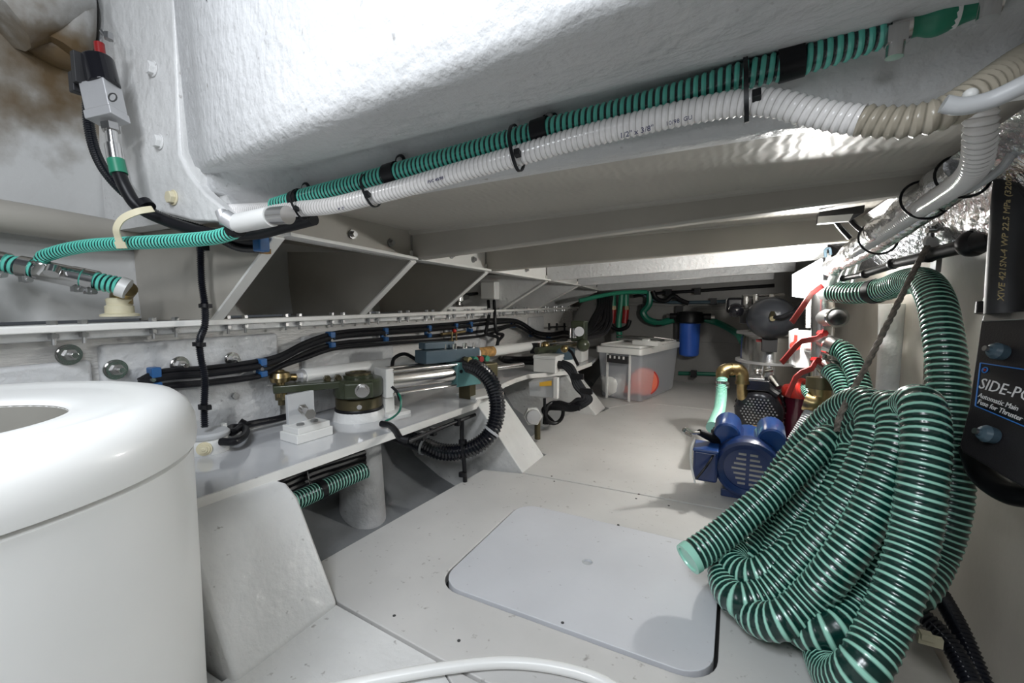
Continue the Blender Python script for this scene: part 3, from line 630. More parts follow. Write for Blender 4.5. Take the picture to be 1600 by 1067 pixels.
for x, y in [(243, 592), (410, 575), (518, 531), (602, 523), (670, 518), (712, 514), (735, 511), (803, 505), (832, 520), (858, 525)]:
    p = aX(x, y, -1.435); sz = .055 if x < 600 else .06
    c = emit('blue_clip', G().box(p + V((-.005, 0, .018)), (.035, .024, .03)).box(p + V((-.005, 0, -.020)), (.035, .024, .022)).box(p + V((-.02, 0, 0)), (.012, .018, sz)), 'blue_clip', cb, bevel=.004)
    emit('clip_screw', G().cyl(p + V((.006, -.012, 0)), p + V((.018, -.012, 0)), .006, n=8), 'steel', c)
# small brass tap and fittings on the wall above the ram
tp = thing('bleed_tap', 'small brass fitting with a red tip under the wall cables', 'valve', aX(708, 545, -1.40))
emit('body', G().cyl(aX(705, 543, -1.40), aX(705, 531, -1.40), .014), 'brass', tp)
for x in (706, 713): emit('stem', G().cyl(aX(x, 532, -1.40), aX(x, 518, -1.40), .005), 'brass', tp)
emit('cross_pipe', G().cyl(aX(690, 522, -1.42), aX(726, 518, -1.42), .008), 'brass', tp)
emit('red_tip', G().sphere(aX(710, 517, -1.41), .012, 10, 8), 'red_bright', tp)
tp = thing('wing_nut_valve', 'small black cross-handled valve on the wall beyond the cable bundle', 'valve', aX(868, 512, -1.42))
emit('stem', G().cyl(aX(858, 511, -1.42), aX(884, 510, -1.42), .007), 'black', tp)
for x in (858, 870, 882): emit('wing', G().cyl(aX(x, 516, -1.41), aX(x, 505, -1.41), .009), 'black', tp)

# ================================================================== KNEE BAY FITTINGS
jb2 = thing('square_junction_box', 'small square white junction box with black cables on the third knee', 'junction box', aY(767, 470, 2.60))
c_ = aY(766, 454, 2.60); emit('box_body', G().box(c_, (.11, .06, .12)), 'white', jb2, bevel=.006)
emit('box_lid', G().box(c_ + V((-.0, -.034, 0)), (.104, .01, .112)), 'white', jb2, bevel=.003)
for k, x in enumerate((763, 772)): emit('cable', G().tube([aY(x, 470, 2.60), aY(x + 1, 490, 2.50), aX(x + (2 if k else -2), 510, -1.40), aX(x + 8*k - 4, 520, -1.40), aX(x + 14*k, 523, -1.40), aX(778, 528 + 6*k, -1.38), aX(777, 540, -1.38)], .011, 8), 'black', jb2)
sf = thing('chrome_seacock', 'polished metal fitting in the recess behind the second knee', 'fitting', aX(716, 484, -1.55))
emit('body', G().lathe([(.030, 0), (.035, .03), (.022, .04), (.034, .055), (.034, .085), (.02, .095)], aX(716, 484, -1.55), n=20), 'steel', sf)
emit('port', G().cyl(aX(716, 468, -1.55), aX(730, 464, -1.60), .014), 'steel_dull', sf)
emit('supply_tube', G().tube([aX(716, 462, -1.6), aX(740, 459, -1.62), aX(762, 457, -1.65)], .012, 8), 'black', sf)

tr2 = thing('white_tray', 'shallow white strip tray lying on the ledge behind the second knee', 'tray', aZ(735, 488, .694))
for z_, w_ in ((.700, .05),): emit('tray_base', G().mm((-1.55, 2.00, .690), (-1.47, 2.50, .700)), 'white', tr2, bevel=.002)
for x_ in (-1.55, -1.47): emit('tray_wall', G().mm((x_ - .003, 2.00, .690), (x_ + .003, 2.50, .716)), 'white', tr2, bevel=.001)

# ================================================================== TOP LEFT : solenoid valve, hoses
sv = thing('shutoff_solenoid', 'black and metal solenoid valve with a red cap hanging beside the frame plate', 'valve', W(165, 190, 1.15))
def seg(name, a, b_, r, mat, par, r2=None, n=24, bv=0): return emit(name, G().cyl(W(*a), W(*b_), r, r2, n), mat, par, bevel=bv)
WD = 1.12
seg('red_cap', (155, 68, WD), (157, 86, WD), .011, 'red', sv)
seg('coil', (152, 92, WD), (163, 135, WD), .034, 'black_gloss', sv, bv=.004)
emit('coil_ribs', G().box(W(138, 112, WD-.01), (.02, .06, .075)), 'black_matt', sv, bevel=.002)
emit('plug', G().box(W(126, 132, WD), (.025, .04, .05)), 'black_matt', sv, bevel=.003)
dx = (W(170, 178, WD) - W(160, 134, WD)).normalized(); ex = dx.cross(CF).normalized()
blk = emit('valve_block', G().box(W(162, 155, WD), (.064, .055, .072), (ex, CF, dx)), 'alu', sv, bevel=.003)
emit('block_foot', G().box(W(168, 183, WD), (.068, .058, .022), (ex, CF, dx)), 'alu', sv, bevel=.002)
emit('mark', G().torus(W(176, 152, WD - .03), CF, .010, .0018, 16, 6), 'joint', blk)
seg('hex_nut', (172, 194, WD), (174, 205, WD), .020, 'steel', sv, n=6); seg('pipe_neck', (174, 205, WD), (177, 226, WD), .013, 'steel', sv)
seg('ferrule', (177, 226, WD), (181, 250, WD), .018, 'steel', sv); seg('green_band', (181, 250, WD), (186, 272, WD), .0185, 'green_tape', sv)
emit('terminal', G().cyl(W(168, 60, WD), W(158, 48, WD), .004).cyl(W(170, 62, WD), W(170, 52, WD), .010, n=6), 'steel_dull', sv)
emit('wire', G().tube(Ws([(156, 68, WD), (158, 55, WD), (160, 30, WD+.05), (155, 0, WD+.1)]), .003, 6), 'steel_dull', sv)
fh = thing('fuel_hose', 'smooth black hose running from the green-banded valve fitting behind the frame plate', 'hose', W(300, 350, 1.1))
emit('tube', G().tube(Ws([(185, 268, 1.12), (195, 292, 1.12), (215, 322, 1.13), (260, 345, 1.14), (330, 365, 1.13), (400, 365, 1.1), (440, 355, 1.05), (490, 342, 1.0)]), .015, 12), 'black', fh)
cn = thing('ribbed_conduit', 'black ribbed conduit curving down past the solenoid valve to the frame plate', 'conduit', W(150, 250, 1.14))
emit('ribbed_tube', G().hose(Ws([(137, 150, 1.15), (139, 195, 1.15), (150, 240, 1.15), (170, 275, 1.15), (205, 310, 1.16), (255, 340, 1.18), (320, 360, 1.2), (370, 385, 1.2), (405, 388, 1.18)]), .0125, .006, .003, n=12, helix=0, k=4), 'conduit', cn)
emit('cable_tie', G().cyl(W(222, 318, 1.14), W(230, 326, 1.14), .022), 'black', cn)
emit('cable', G().tube(Ws([(345, 362, 1.2), (375, 375, 1.18), (408, 378, 1.16)]), .010, 8), 'black', cn)
emit('blue_clip', G().box(W(408, 380, 1.15), (.03, .03, .045)), 'blue_clip', cn, bevel=.004)
emit('wood_block', G().box(W(414, 382, 1.19), (.02, .02, .05)), M['rust'], cn)
# turquoise hose on the left with cream strap, T piece
th = thing('spiral_hose', 'turquoise spiral hose crossing left below the frame plate to the steel T-piece', 'hose', W(200, 380, 1.15))
P_ = Ws([(366, 362, 1.02), (340, 370, 1.04), (280, 376, 1.08), (200, 380, 1.12), (130, 385, 1.16), (85, 395, 1.18), (66, 404, 1.19), (72, 418, 1.20)])
emit('spiral_tube', G().hose(P_, .0175, .0105, .003, n=16), 'hose_turq', th)
emit('end_cuff', G().cyl(W(362, 360, 1.02), W(374, 357, 1.01), .0185), 'black', th)
tp = thing('hose_tee', 'steel T-piece joining turquoise spiral hoses with clamps at the left edge', 'pipe fitting', W(95, 430, 1.2))
A_, B_ = W(-20, 406, 1.16), W(190, 447, 1.26); dd = (B_ - A_).normalized()
emit('spiral_tube', G().hose([A_, A_.lerp(B_, .3), A_.lerp(B_, .55), B_.lerp(A_, .15), B_], .0265, .0125, .004, n=18), 'hose_turq', tp)
emit('branch_pipe', G().cyl(W(62, 425, 1.19), W(74, 412, 1.19), .020).cyl(W(80, 428, 1.17), W(84, 418, 1.18), .016), 'steel', tp)
emit('tee_body', G().cyl(A_.lerp(B_, .36), A_.lerp(B_, .66), .0285), 'steel', tp)
for t in (.10, .28, .66, .76):
    q = A_.lerp(B_, t); cc = emit('hose_clamp', G().cyl(q - dd*.013, q + dd*.013, .0298, n=28), 'steel', tp)
    emit('clamp_screw', G().box(q - CU*.032 - CF*.008, (.028, .014, .016)).cyl(q - CU*.034 - V((.02, 0, 0)), q - CU*.034 + V((.022, 0, 0)), .007, n=8), 'steel_dull', cc)
q = A_.lerp(B_, .40) + CU*.022; emit('hose_clamp', G().torus(W(68, 412, 1.19), V((.2, .1, 1)), .021, .004), 'steel', tp)
seg('elbow', (186, 447, 1.26), (200, 452, 1.27), .030, 'white', tp)
sp = thing('stand_pipe', 'stained white threaded standpipe rising from the ledge to the turquoise hose', 'pipe', W(188, 492, 1.3))
emit('pipe', G().lathe([(.046, 0), (.046, .006), (.034, .010), (.034, .030), (.029, .034), (.031, .050), (.026, .055)], W(188, 494, 1.30), n=24), 'cream', sp)
emit('elbow', G().tube(Ws([(190, 475, 1.3), (190, 462, 1.3), (198, 450, 1.28)]), .027, 16), 'brass', sp)
sr = thing('cream_strap', 'cream nylon strap hooked from the frame plate round the turquoise hose', 'strap', W(190, 385, 1.1))
g = G(); path = spline(Ws([(238, 326, 1.09), (215, 330, 1.07), (190, 342, 1.06), (181, 358, 1.06), (184, 372, 1.07), (190, 388, 1.08)]), 10)
vs = []
for i, p in enumerate(path):
    t = (path[min(i+1, len(path)-1)] - path[max(i-1, 0)]).normalized(); s_ = t.cross(CF).normalized()*.0085; o_ = CF*.003
    if i > len(path) - 8: s_ = s_*1.5
    vs += [p + s_, p - s_, p - s_ + o_, p + s_ + o_]
g.add(vs, [(i*4 + a, i*4 + (a+1) % 4, i*4 + 4 + (a+1) % 4, i*4 + 4 + a) for i in range(len(path)-1) for a in range(4)])
emit('strap_band', g, 'cream', sr)
# hose elbows by the locker corner
el = thing('white_hose_elbow', 'white tape-wrapped hose joint below the corner of the overhead locker', 'pipe fitting', W(400, 345, .98))
seg('tape_wrap', (372, 349, 1.0), (425, 338, .94), .0215, 'white', el); seg('steel_end', (425, 338, .94), (450, 336, .92), .019, 'steel', el)
seg('steel_clamp', (345, 330, 1.0), (352, 348, 1.0), .012, 'alu', el); seg('joint_body', (350, 338, .99), (372, 352, 1.0), .018, 'alu', el)

# ================================================================== OVERHEAD HOSES
YG = .683
gp = [(428, 322), (470, 309), (540, 291), (620, 269), (740, 236), (850, 204), (960, 176), (1070, 146), (1165, 117), (1240, 98), (1320, 72), (1385, 48), (1410, 38)]
gh = thing('overhead_spiral_hose', 'turquoise and black spiral hose clipped along the overhead locker edge', 'hose', aY(850, 204, YG))
emit('spiral_tube', G().hose([aY(x, y, YG) for x, y in gp], .0185, .0100, .003, n=20, helix=1), 'hose_turq', gh)
for x, y in [(466, 311), (613, 271), (846, 205), (1236, 98)]:
    p = aY(x, y, YG); d = (aY(x+10, y-3, YG) - p).normalized()
    cc = emit('hose_clip', G().cyl(p - d*.014, p + d*.014, .0205, n=24), 'black', gh)
    q = p + d*.010 + CU*.026 + V((0, .012, 0)); emit('clip_eye', G().torus(q, V((0, -1, 0)), .009, .004), 'black', cc); emit('clip_screw', G().sphere(q, .008, 12, 8), 'steel_dull', cc)
p0, p1 = aY(1385, 46, YG), aY(1410, 37, YG); d = (p1 - p0).normalized()
cc = emit('hose_clamp', G().cyl(p0, p1 + d*.004, .022, n=28), 'steel', gh, label='steel worm-drive clamp')
emit('clamp_screw', G().cyl(aY(1403, 45, .655), aY(1397, 90, .655), .0085, n=12).box(aY(1401, 55, .655), (.018, .014, .018)), 'steel', cc)
emit('tape_wrap', G().tube([aY(x, y, YG) for x, y in [(1412, 36), (1435, 28), (1460, 20), (1500, 8), (1560, -12)]], lambda t: .0215 - .003*math.sin(t*9), 20), 'green_tape', gh)
emit('white_sleeve', G().cyl(aY(1462, 20, YG), aY(1492, 10, YG), .0225), 'white', gh)
cc = emit('hose_clamp', G().cyl(aY(1535, -3, YG), aY(1555, -10, YG), .025), 'steel', gh)
emit('clamp_screw', G().cyl(aY(1550, -10, .65), aY(1543, 30, .65), .009), 'steel', cc)
wp = [(352, 330, .700), (400, 328, .69), (470, 326, .675), (520, 321, .67), (575, 308, .67), (640, 291, .67), (720, 268, .67), (810, 243, .67), (900, 217, .67), (1000, 192, .67), (1090, 172, .67), (1170, 160, .665), (1215, 162, .66), (1262, 174, .655), (1310, 184, .65), (1345, 188, .645)]
wh = thing('white_spiral_hose', 'white spiral hose tied beneath the turquoise one, yellowing at its right end', 'hose', aY(800, 247, .67))
emit('spiral_tube', G().hose([aY(x, y, d) for x, y, d in wp], .0175, .0088, .002, n=20), 'hose_white', wh)
emit('yellowed_end', G().hose([aY(x, y, d) for x, y, d in [(1343, 188, .645), (1380, 191, .64), (1420, 190, .635), (1470, 178, .63), (1520, 150, .64), (1560, 122, .66), (1600, 95, .69), (1650, 70, .72)]], .0178, .0095, .003, n=20), 'hose_tan', wh, label='tan discoloured end of the hose')
emit('end_clamp', G().cyl(aY(350, 330, .70), aY(358, 330, .70), .0195), 'alu', wh)
for x, y0, y1 in [(471, 305, 335), (580, 283, 313), (808, 212, 252), (1166, 112, 168)]:
    a, b_ = aY(x - 1, y0 + 4, YG), aY(x, y1 - 6, .668); m_ = (a + b_)/2; up = (a - b_).normalized(); hl = (a-b_).length/2 + .024
    g = G(); ring = []
    sd = (aY(x + 10, y0, YG) - aY(x, y0 + 3, YG)).normalized(); ot = sd.cross(up).normalized()
    for k in range(24):
        an = 2*PI*k/24; ring.append(m_ + up*(hl*math.sin(an)) + ot*(.0225*math.cos(an)*(1.25 - .25*abs(math.sin(an)))))
    vs = []
    for p in ring:
        o_ = (p - m_).normalized()*.002; vs += [p - sd*.0028, p + sd*.0028, p + sd*.0028 + o_, p - sd*.0028 + o_]
    g.add(vs, [(i*4 + a_, i*4 + (a_+1) % 4, ((i+1) % 24)*4 + (a_+1) % 4, ((i+1) % 24)*4 + a_) for i in range(24) for a_ in range(4)])
    zt = emit('zip_tie', g, 'black', wh)
    emit('tie_head', G().box(m_ - up*(hl*.55) - CF*.024, (.010, .010, .012), (sd, ot, up)), 'black', zt, bevel=.001)
for s_, x, y, sz in [('1/2" x 3/8"', 968, 213, .011), ('10/98  GU', 1040, 194, .008), ('M  71', 528, 327, .008), ('PVC 40/98', 668, 285, .008)]:
    a = aY(x, y, .6515) ; b_ = aY(x + 20, y - (5.2 if x > 900 else 6 if x > 600 else 4), .6515); xd = (b_ - a).normalized()
    text(s_, sz, 'text_ink', a - CF*.000, xd, CU, wh, 'printed_marking')
# grey smooth cable/pipe and right-hand uprights
gy = thing('grey_pipe', 'smooth grey plastic pipe bending across the white hose at the right edge', 'pipe', aY(1500, 165, .56))
emit('pipe', G().tube(Ws([(1474, 162, .425), (1500, 166, .42), (1545, 157, .41), (1600, 132, .395), (1680, 90, .385)]), .0082, 14), 'grey_box', gy)
emit('end_cap', G().sphere(W(1516, 148, .42), .006, 14, 10), 'white', gy)
dn = thing('white_down_hose', 'white spiral hose dropping from the overhead hoses to the foil-wrapped bundle', 'hose', W(1530, 270, .80))
emit('spiral_tube', G().hose(Ws([(1533, 110, .63), (1533, 150, .63), (1532, 200, .64), (1527, 250, .68), (1512, 275, .74), (1485, 296, .83), (1440, 325, .98), (1400, 352, 1.1), (1350, 385, 1.28), (1316, 412, 1.5)]), .020, .0095, .0025, n=18), 'hose_white', dn)
fb = thing('foil_bundle', 'silver foil-wrapped pipe bundle tied under the ceiling edge at right', 'pipe bundle', W(1420, 340, 1.05))
emit('foil_wrap', G().tube(Ws([(1500, 262, .90), (1460, 292, .97), (1410, 332, 1.08), (1370, 362, 1.2), (1330, 396, 1.4), (1300, 418, 1.6)]), lambda t: .030 - .004*math.sin(t*30), 18), 'foil', fb)
emit('foil_pipe', G().tube(Ws([(1515, 285, .90), (1470, 318, .98), (1420, 352, 1.09), (1370, 385, 1.24), (1320, 412, 1.45)]), .020, 14), 'foil', fb)
for x, y, d in [(1445, 312, .99), (1372, 372, 1.2), (1504, 275, .88)]:
    dd = (W(1460, 300, .97) - W(1370, 370, 1.2)).normalized(); emit('zip_tie', G().torus(W(x, y, d), dd, .046, .003, 28, 6), 'black', fb)
wc = thing('white_cable_bends', 'two white pipes and a grey cable bending down beside the flood lamp', 'pipes', W(1310, 430, 1.6))
for k, (r, c) in enumerate([(.020, 'white'), (.007, 'grey_box'), (.014, 'white'), (.008, 'grey_box')]):
    emit('pipe', G().tube(Ws([(1335 + 6*k, 395, 1.5), (1315 + 9*k, 412, 1.58), (1300 + 11*k, 440, 1.62), (1297 + 10*k, 452, 1.64)]), r*.75, 10), c, wc)
gc = thing('grey_cable', 'thin grey cable hanging in a bend at the right edge beside the black hose', 'cable', W(1580, 240, .75))
emit('cable', G().tube(Ws([(1585, 120, .78), (1590, 200, .76), (1575, 250, .77), (1535, 285, .82), (1490, 305, .88)]), .007, 10), 'grey_box', gc)

# ================================================================== RIGHT : coil, rope, straps, black hoses, control box
coil = thing('coiled_hose', 'big coil of dark green spiral hose with pale ribs hanging on the right wall', 'hose', W(1290, 1040, .95))
cp = [(1077, 872, 1.08), (1120, 842, 1.10), (1180, 792, 1.11), (1240, 735, 1.12), (1290, 690, 1.12), (1322, 676, 1.17), (1345, 690, 1.26), (1340, 740, 1.30), (1290, 830, 1.30), (1215, 900, 1.24),   # end strand, over and down behind
      (1165, 915, 1.14), (1160, 880, 1.13), (1185, 820, 1.20), (1235, 730, 1.26), (1280, 670, 1.26), (1318, 645, 1.20), (1338, 660, 1.12), (1335, 710, 1.06), (1312, 765, 1.04), (1275, 820, 1.04), (1225, 875, 1.01), (1178, 900, 1.02),
      (1146, 884, 1.08), (1154, 845, 1.17), (1190, 790, 1.22), (1240, 715, 1.22), (1300, 650, 1.16), (1350, 628, 1.05), (1368, 660, .98), (1360, 705, .96), (1335, 765, .95), (1300, 820, .955), (1250, 880, .97), (1200, 928, .975), (1155, 938, .99),
      (1132, 905, 1.07), (1146, 850, 1.18), (1210, 780, 1.23), (1290, 690, 1.16), (1355, 645, 1.06), (1398, 640, .95), (1402, 690, .905), (1382, 750, .885), (1352, 815, .88), (1315, 875, .88), (1265, 935, .90), (1215, 970, .91), (1178, 962, .96),
      (1166, 915, 1.08), (1220, 840, 1.16), (1300, 740, 1.12), (1370, 660, 1.02), (1405, 650, .98), (1420, 700, .94), (1410, 780, .92), (1385, 860, .91), (1345, 935, .90), (1298, 985, .86), (1258, 985, .90),
      (1245, 935, 1.02), (1300, 840, 1.10), (1370, 720, 1.04), (1410, 650, .95), (1438, 632, .86), (1446, 680, .82), (1440, 760, .80), (1428, 840, .79), (1405, 920, .77), (1375, 990, .76), (1345, 1045, .745), (1312, 1062, .79),
      (1290, 1030, .87), (1285, 985, .955), (1330, 930, 1.03), (1385, 900, 1.02), (1420, 930, .95), (1462, 870, .97), (1485, 790, .97), (1488, 700, .98), (1482, 610, 1.00), (1474, 530, 1.04), (1462, 470, 1.10), (1442, 440, 1.20), (1415, 440, 1.30), (1380, 452, 1.42), (1335, 458, 1.54), (1302, 456, 1.64)]
coil_path = Ws(cp)
emit('spiral_tube', G().hose(coil_path, .0385, .0145, .0028, n=20, k=5, sub=14), 'hose_green', coil)
d = (coil_path[0] - coil_path[1]).normalized()
emit('open_end', G().lathe([(.030, 0), (.0375, 0), (.0385, -.012), (.0375, .004), (.030, .004), (.028, -.004)], coil_path[0] + d*.002, d, 24), 'hose_green', coil)
emit('dark_band', G().cyl(W(1362, 456, 1.47), W(1372, 454, 1.445), .041), 'black', coil)
for px, k, s1, s2 in [(0, 0, [(1298, 540, 1.70), (1318, 548, 1.66), (1335, 575, 1.60), (1345, 610, 1.55), (1352, 660, 1.50)], None), (1, 1, [(1293, 575, 1.72), (1308, 590, 1.66), (1320, 615, 1.60), (1330, 660, 1.52)], None)]:
    th = thing('suction_hose', ['green spiral hose leaving the upper side port of the steel manifold', 'green spiral hose leaving the lower side port of the steel manifold'][k], 'hose', W(s1[-1][0], s1[-1][1], s1[-1][2]), 'suction hoses from the manifold')
    emit('spiral_tube', G().hose(Ws(s1), .036 if k == 0 else .032, .0145, .005, n=18), 'hose_green', th)
    for a in (0,):
        q0, q1 = W(*s1[0]), W(*s1[1]); dd = (q1 - q0).normalized(); emit('hose_clamp', G().cyl(q0 - dd*.01, q0 + dd*.02, .039 if k == 0 else .035), 'steel', th)
def rope(name, label, pts, r):
    t = thing(name, label, 'rope', pts[-1]); g = G()
    P, _ = resample(spline(pts, 8), .006)
    for s_ in range(3):
        L_ = []
        for i, p in enumerate(P):
            dd = (P[min(i+1, len(P)-1)] - P[max(i-1, 0)]).normalized(); x, y = frame(dd); a = i*.55 + s_*2*PI/3
            L_.append(p + (x*math.cos(a) + y*math.sin(a))*r*.5)
        emit('strand', G().tube(L_, r*.62, 6, sub=0), 'rope', t)
    return t
rp = rope('lashing_rope', 'grey braided rope from the wall eyelet down over the far side of the hose coil', Ws([(1449, 385, 1.16), (1430, 420, 1.15), (1395, 490, 1.12), (1350, 578, 1.08), (1322, 630, 1.06), (1312, 652, 1.05), (1307, 672, 1.07)]), .0068)
rope('hanging_rope', 'grey braided rope hanging behind the near strands of the hose coil', Ws([(1452, 540, 1.12), (1449, 570, 1.10), (1447, 612, 1.05)]), .0068)
ey = thing('wall_eyelet', 'metal eyelet with a white washer bolted to the right wall above the rope', 'eyelet', W(1452, 380, 1.16))
emit('washer', G().lathe([(.008, 0), (.020, 0), (.022, .004), (.018, .009), (.008, .009)], W(1452, 380, 1.18), -CF, 24), 'white', ey)
emit('shackle', G().cyl(W(1453, 372, 1.18), W(1455, 352, 1.17), .009).cyl(W(1448, 360, 1.17), W(1462, 360, 1.17), .007), 'steel', ey)
emit('back_plate', G().box(W(1464, 395, 1.22), (.012, .04, .11)), 'steel_dull', ey)
bs = thing('tie_strap', 'black rubber tie strap of looped lengths stretched along the right wall', 'strap', W(1400, 410, 1.3))
for a, b_, r in [((1318, 435, 1.58), (1356, 427, 1.46), .010), ((1352, 428, 1.46), (1400, 412, 1.33), .012), ((1396, 412, 1.33), (1458, 398, 1.18), .014), ((1452, 398, 1.18), (1525, 380, 1.04), .017), ((1520, 380, 1.04), (1560, 370, .98), .026)]:
    A_, B_ = W(*a), W(*b_); emit('strap_length', G().cyl(A_, B_, r, r*1.1).sphere(A_, r*1.25, 12, 8).sphere(B_, r*1.1, 12, 8), 'black', bs)
for k, (pts, lab) in enumerate([([(1590, 230, .86), (1580, 300, .84), (1574, 380, .83), (1570, 440, .82), (1568, 490, .82)], 'black rubber hose with gold printing running down beside the control box'), ([(1610, 210, .84), (1606, 320, .83), (1600, 420, .82), (1596, 500, .82)], 'plain black rubber hose at the extreme right edge behind the printed one')]):
    th = thing('rubber_hose', lab, 'hose', W(*pts[-1]), 'black rubber hoses at the right')
    emit('tube', G().tube(Ws(pts), .026, 16), 'black_matt', th)
    if k == 0: text('XIVE 421SN-4 WP 22.5 MPa (3200PSI)', .0165, 'text_gold', W(1564, 470, .785), W(1578, 260, .81) - W(1564, 470, .785), -CR, th, 'gold_lettering')
    if k == 0: emit('hose_fitting', G().cyl(W(1544, 490, .90), W(1546, 472, .90), .020).cyl(W(1546, 472, .9), W(1547, 466, .9), .010), 'black', th)
# control box
A_, B_, C_ = W(1533, 492, .86), W(1498, 700, .83), W(1600, 764, .70)
nx = (B_ - A_).cross(C_ - A_).normalized()
if nx.dot(ray(1550, 600)) > 0: nx = -nx
def onp(x, y, off=0):
    r_ = ray(x, y); t = (A_ + nx*off - C0).dot(nx) / r_.dot(nx); return C0 + r_*t
cbx = thing('thruster_fuse_box', 'black control box with white lettering and blue knobs on the right wall', 'control box', onp(1560, 740) )
face = [onp(x, y) for x, y in [(1540, 487), (1533, 492), (1512, 640), (1498, 696), (1502, 706), (1610, 770), (1700, 830), (1700, 480)]]
emit('housing', G().prism(face, -nx*.05), 'panel_black', cbx, bevel=.006, seg=3)
emit('edge_cover', G().prism([onp(x, y, .003) for x, y in [(1541, 489), (1536, 493), (1534, 502), (1700, 495), (1700, 481)]], -nx*.012), 'steel_dull', cbx, bevel=.002)
lb = emit('label_plate', G().prism([onp(x, y, .0012) for x, y in [(1532, 567), (1524, 634), (1700, 708), (1700, 592)]], -nx*.001), 'black_gloss', cbx)
for a, b_ in [((1532, 567), (1700, 592)), ((1524, 634), (1700, 708)), ((1532, 567), (1524, 634))]:
    p, q = onp(*a, .002), onp(*b_, .002); emit('blue_border', G().cyl(p, q, .0011, n=6), 'blue_line', lb)
emit('logo', G().torus(onp(1539, 578, .002), nx, .0050, .0012, 16, 6), 'blue_line', lb); emit('logo_dot', G().sphere(onp(1539, 578, .002), .0026, 10, 6), 'red', lb)
def ptext(s_, size, x, y, x2, y2, ux, uy, nm='lettering'):
    a = onp(x, y, .002); xd = onp(x2, y2, .002) - a; yd = onp(ux, uy, .002) - a; text(s_, size, 'text_white', a, xd, yd, lb, nm)
ptext('SIDE-POWER', .0285, 1531, 599, 1600, 617, 1534, 580)
ptext('Automatic Main', .0125, 1529, 617, 1600, 642, 1532, 600)
ptext('Fuse for Thruster', .0125, 1528, 627, 1600, 656, 1531, 610)
for x, y in [(1572, 552), (1557, 682)]:
    a = onp(x, y, -.002); kb = emit('knob', G().lathe([(.008, 0), (.014, .004), (.0155, .018), (.011, .025), (.006, .027), (.005, .031)], a, nx, 20), 'slate', cbx)
    emit('knob_bar', G().box(a + nx*.012 + CR*.025, (.045, .016, .014), (CR, nx, nx.cross(CR))), 'slate', kb, bevel=.004)
    emit('knob_screw', G().cyl(a + nx*.028, a + nx*.036, .005), 'steel_dull', kb)
th = thing('black_cable_loop', 'thick black cable loop hanging beneath the control box', 'cable', W(1560, 780, .8))
emit('cable', G().tube(Ws([(1520, 700, .92), (1540, 745, .88), (1575, 768, .84), (1620, 775, .8)]), .024, 12), 'black', th)
th = thing('bilge_conduits', 'dark ribbed conduits lying in the shadow below the hose coil', 'conduits', W(1500, 1000, .9))
for k, pts in enumerate([[(1440, 960, 1.0), (1480, 1000, .95), (1520, 1070, .88)], [(1470, 930, 1.05), (1500, 985, .98), (1540, 1080, .9)]]):
    emit('ribbed_tube', G().hose(Ws(pts), .020, .009, .004, n=12, helix=0, k=4), 'conduit', th)
emit('cream_tie', G().box(W(1453, 1000, .93), (.04, .012, .02)).box(W(1447, 993, .93), (.02, .02, .012)), 'cream', th)

# ================================================================== RIGHT MIDDLE : manifold, valves, pumps
mf = thing('steel_manifold', 'upright stainless steel manifold pipe with side ports beside the flood lamp', 'manifold', W(1283, 650, 1.78))
emit('main_pipe', G().cyl(W(1284, 640, 1.80), W(1286, 448, 1.78), .040, n=28), 'steel', mf)
emit('top_cap', G().cyl(W(1286, 452, 1.78), W(1286, 440, 1.78), .043, n=28), 'steel_dull', mf)
for a, b_, r in [((1286, 456, 1.78), (1306, 457, 1.66), .034), ((1286, 497, 1.78), (1306, 496, 1.68), .034), ((1286, 532, 1.78), (1300, 540, 1.70), .032), ((1284, 568, 1.78), (1297, 576, 1.72), .030)]:
    pt = emit('side_port', G().cyl(W(*a), W(*b_), r, n=24), 'steel_dull', mf)
    emit('port_clamp', G().cyl(W(*b_), W(b_[0] + 3, b_[1], b_[2] - .02), r + .004, n=24), 'steel', pt)
emit('port_cap', G().sphere(W(1308, 496, 1.66), .030, 18, 12, (1, 1, 1)), 'black_matt', mf)
emit('collar', G().cyl(W(1282, 608, 1.78), W(1283, 590, 1.78), .052, n=28), 'bronze', mf)
emit('foot_elbow', G().tube(Ws([(1281, 608, 1.78), (1280, 622, 1.78), (1272, 630, 1.78), (1258, 626, 1.80)]), .040, 18), 'brass', mf)
emit('rear_plate', G().box(W(1300, 452, 1.80), (.14, .02, .07)), 'black_matt', mf)
for pts, k in [([(1287, 445, 1.7), (1268, 458, 1.68), (1255, 478, 1.66), (1237, 504, 1.64)], 0), ([(1286, 521, 1.72), (1276, 529, 1.70), (1252, 533, 1.68), (1243, 541, 1.67), (1221, 567, 1.65)], 1), ([(1276, 563, 1.72), (1268, 576, 1.70), (1252, 582, 1.69), (1243, 590, 1.68), (1230, 620, 1.66)], 2)]:
    th = thing('lever_valve', ['topmost red valve lever just below the flood lamp', 'middle red valve lever crossing the white switch box', 'lowest red valve lever above the red-capped strainer'][k], 'valve', W(*pts[-1]), 'red valve levers')
    P_ = Ws(pts); g = G(); vs = []
    for i, p in enumerate(P_):
        t = (P_[min(i+1, len(P_)-1)] - P_[max(i-1, 0)]).normalized(); s_ = t.cross(CF).normalized()*.011
        vs += [p + s_ - CF*.004, p - s_ - CF*.004, p - s_ + CF*.004, p + s_ + CF*.004]
    n_ = len(P_); g.add(vs, [(i*4 + a, i*4 + (a+1) % 4, i*4 + 4 + (a+1) % 4, i*4 + 4 + a) for i in range(n_-1) for a in range(4)] + [(3, 2, 1, 0), (n_*4-4, n_*4-3, n_*4-2, n_*4-1)])
    emit('lever', g, 'red', th, bevel=.003)
    emit('stem_nut', G().cyl(P_[0] - CF*.012, P_[0] + CF*.02, .014, n=6), 'red' if k else 'steel', th)
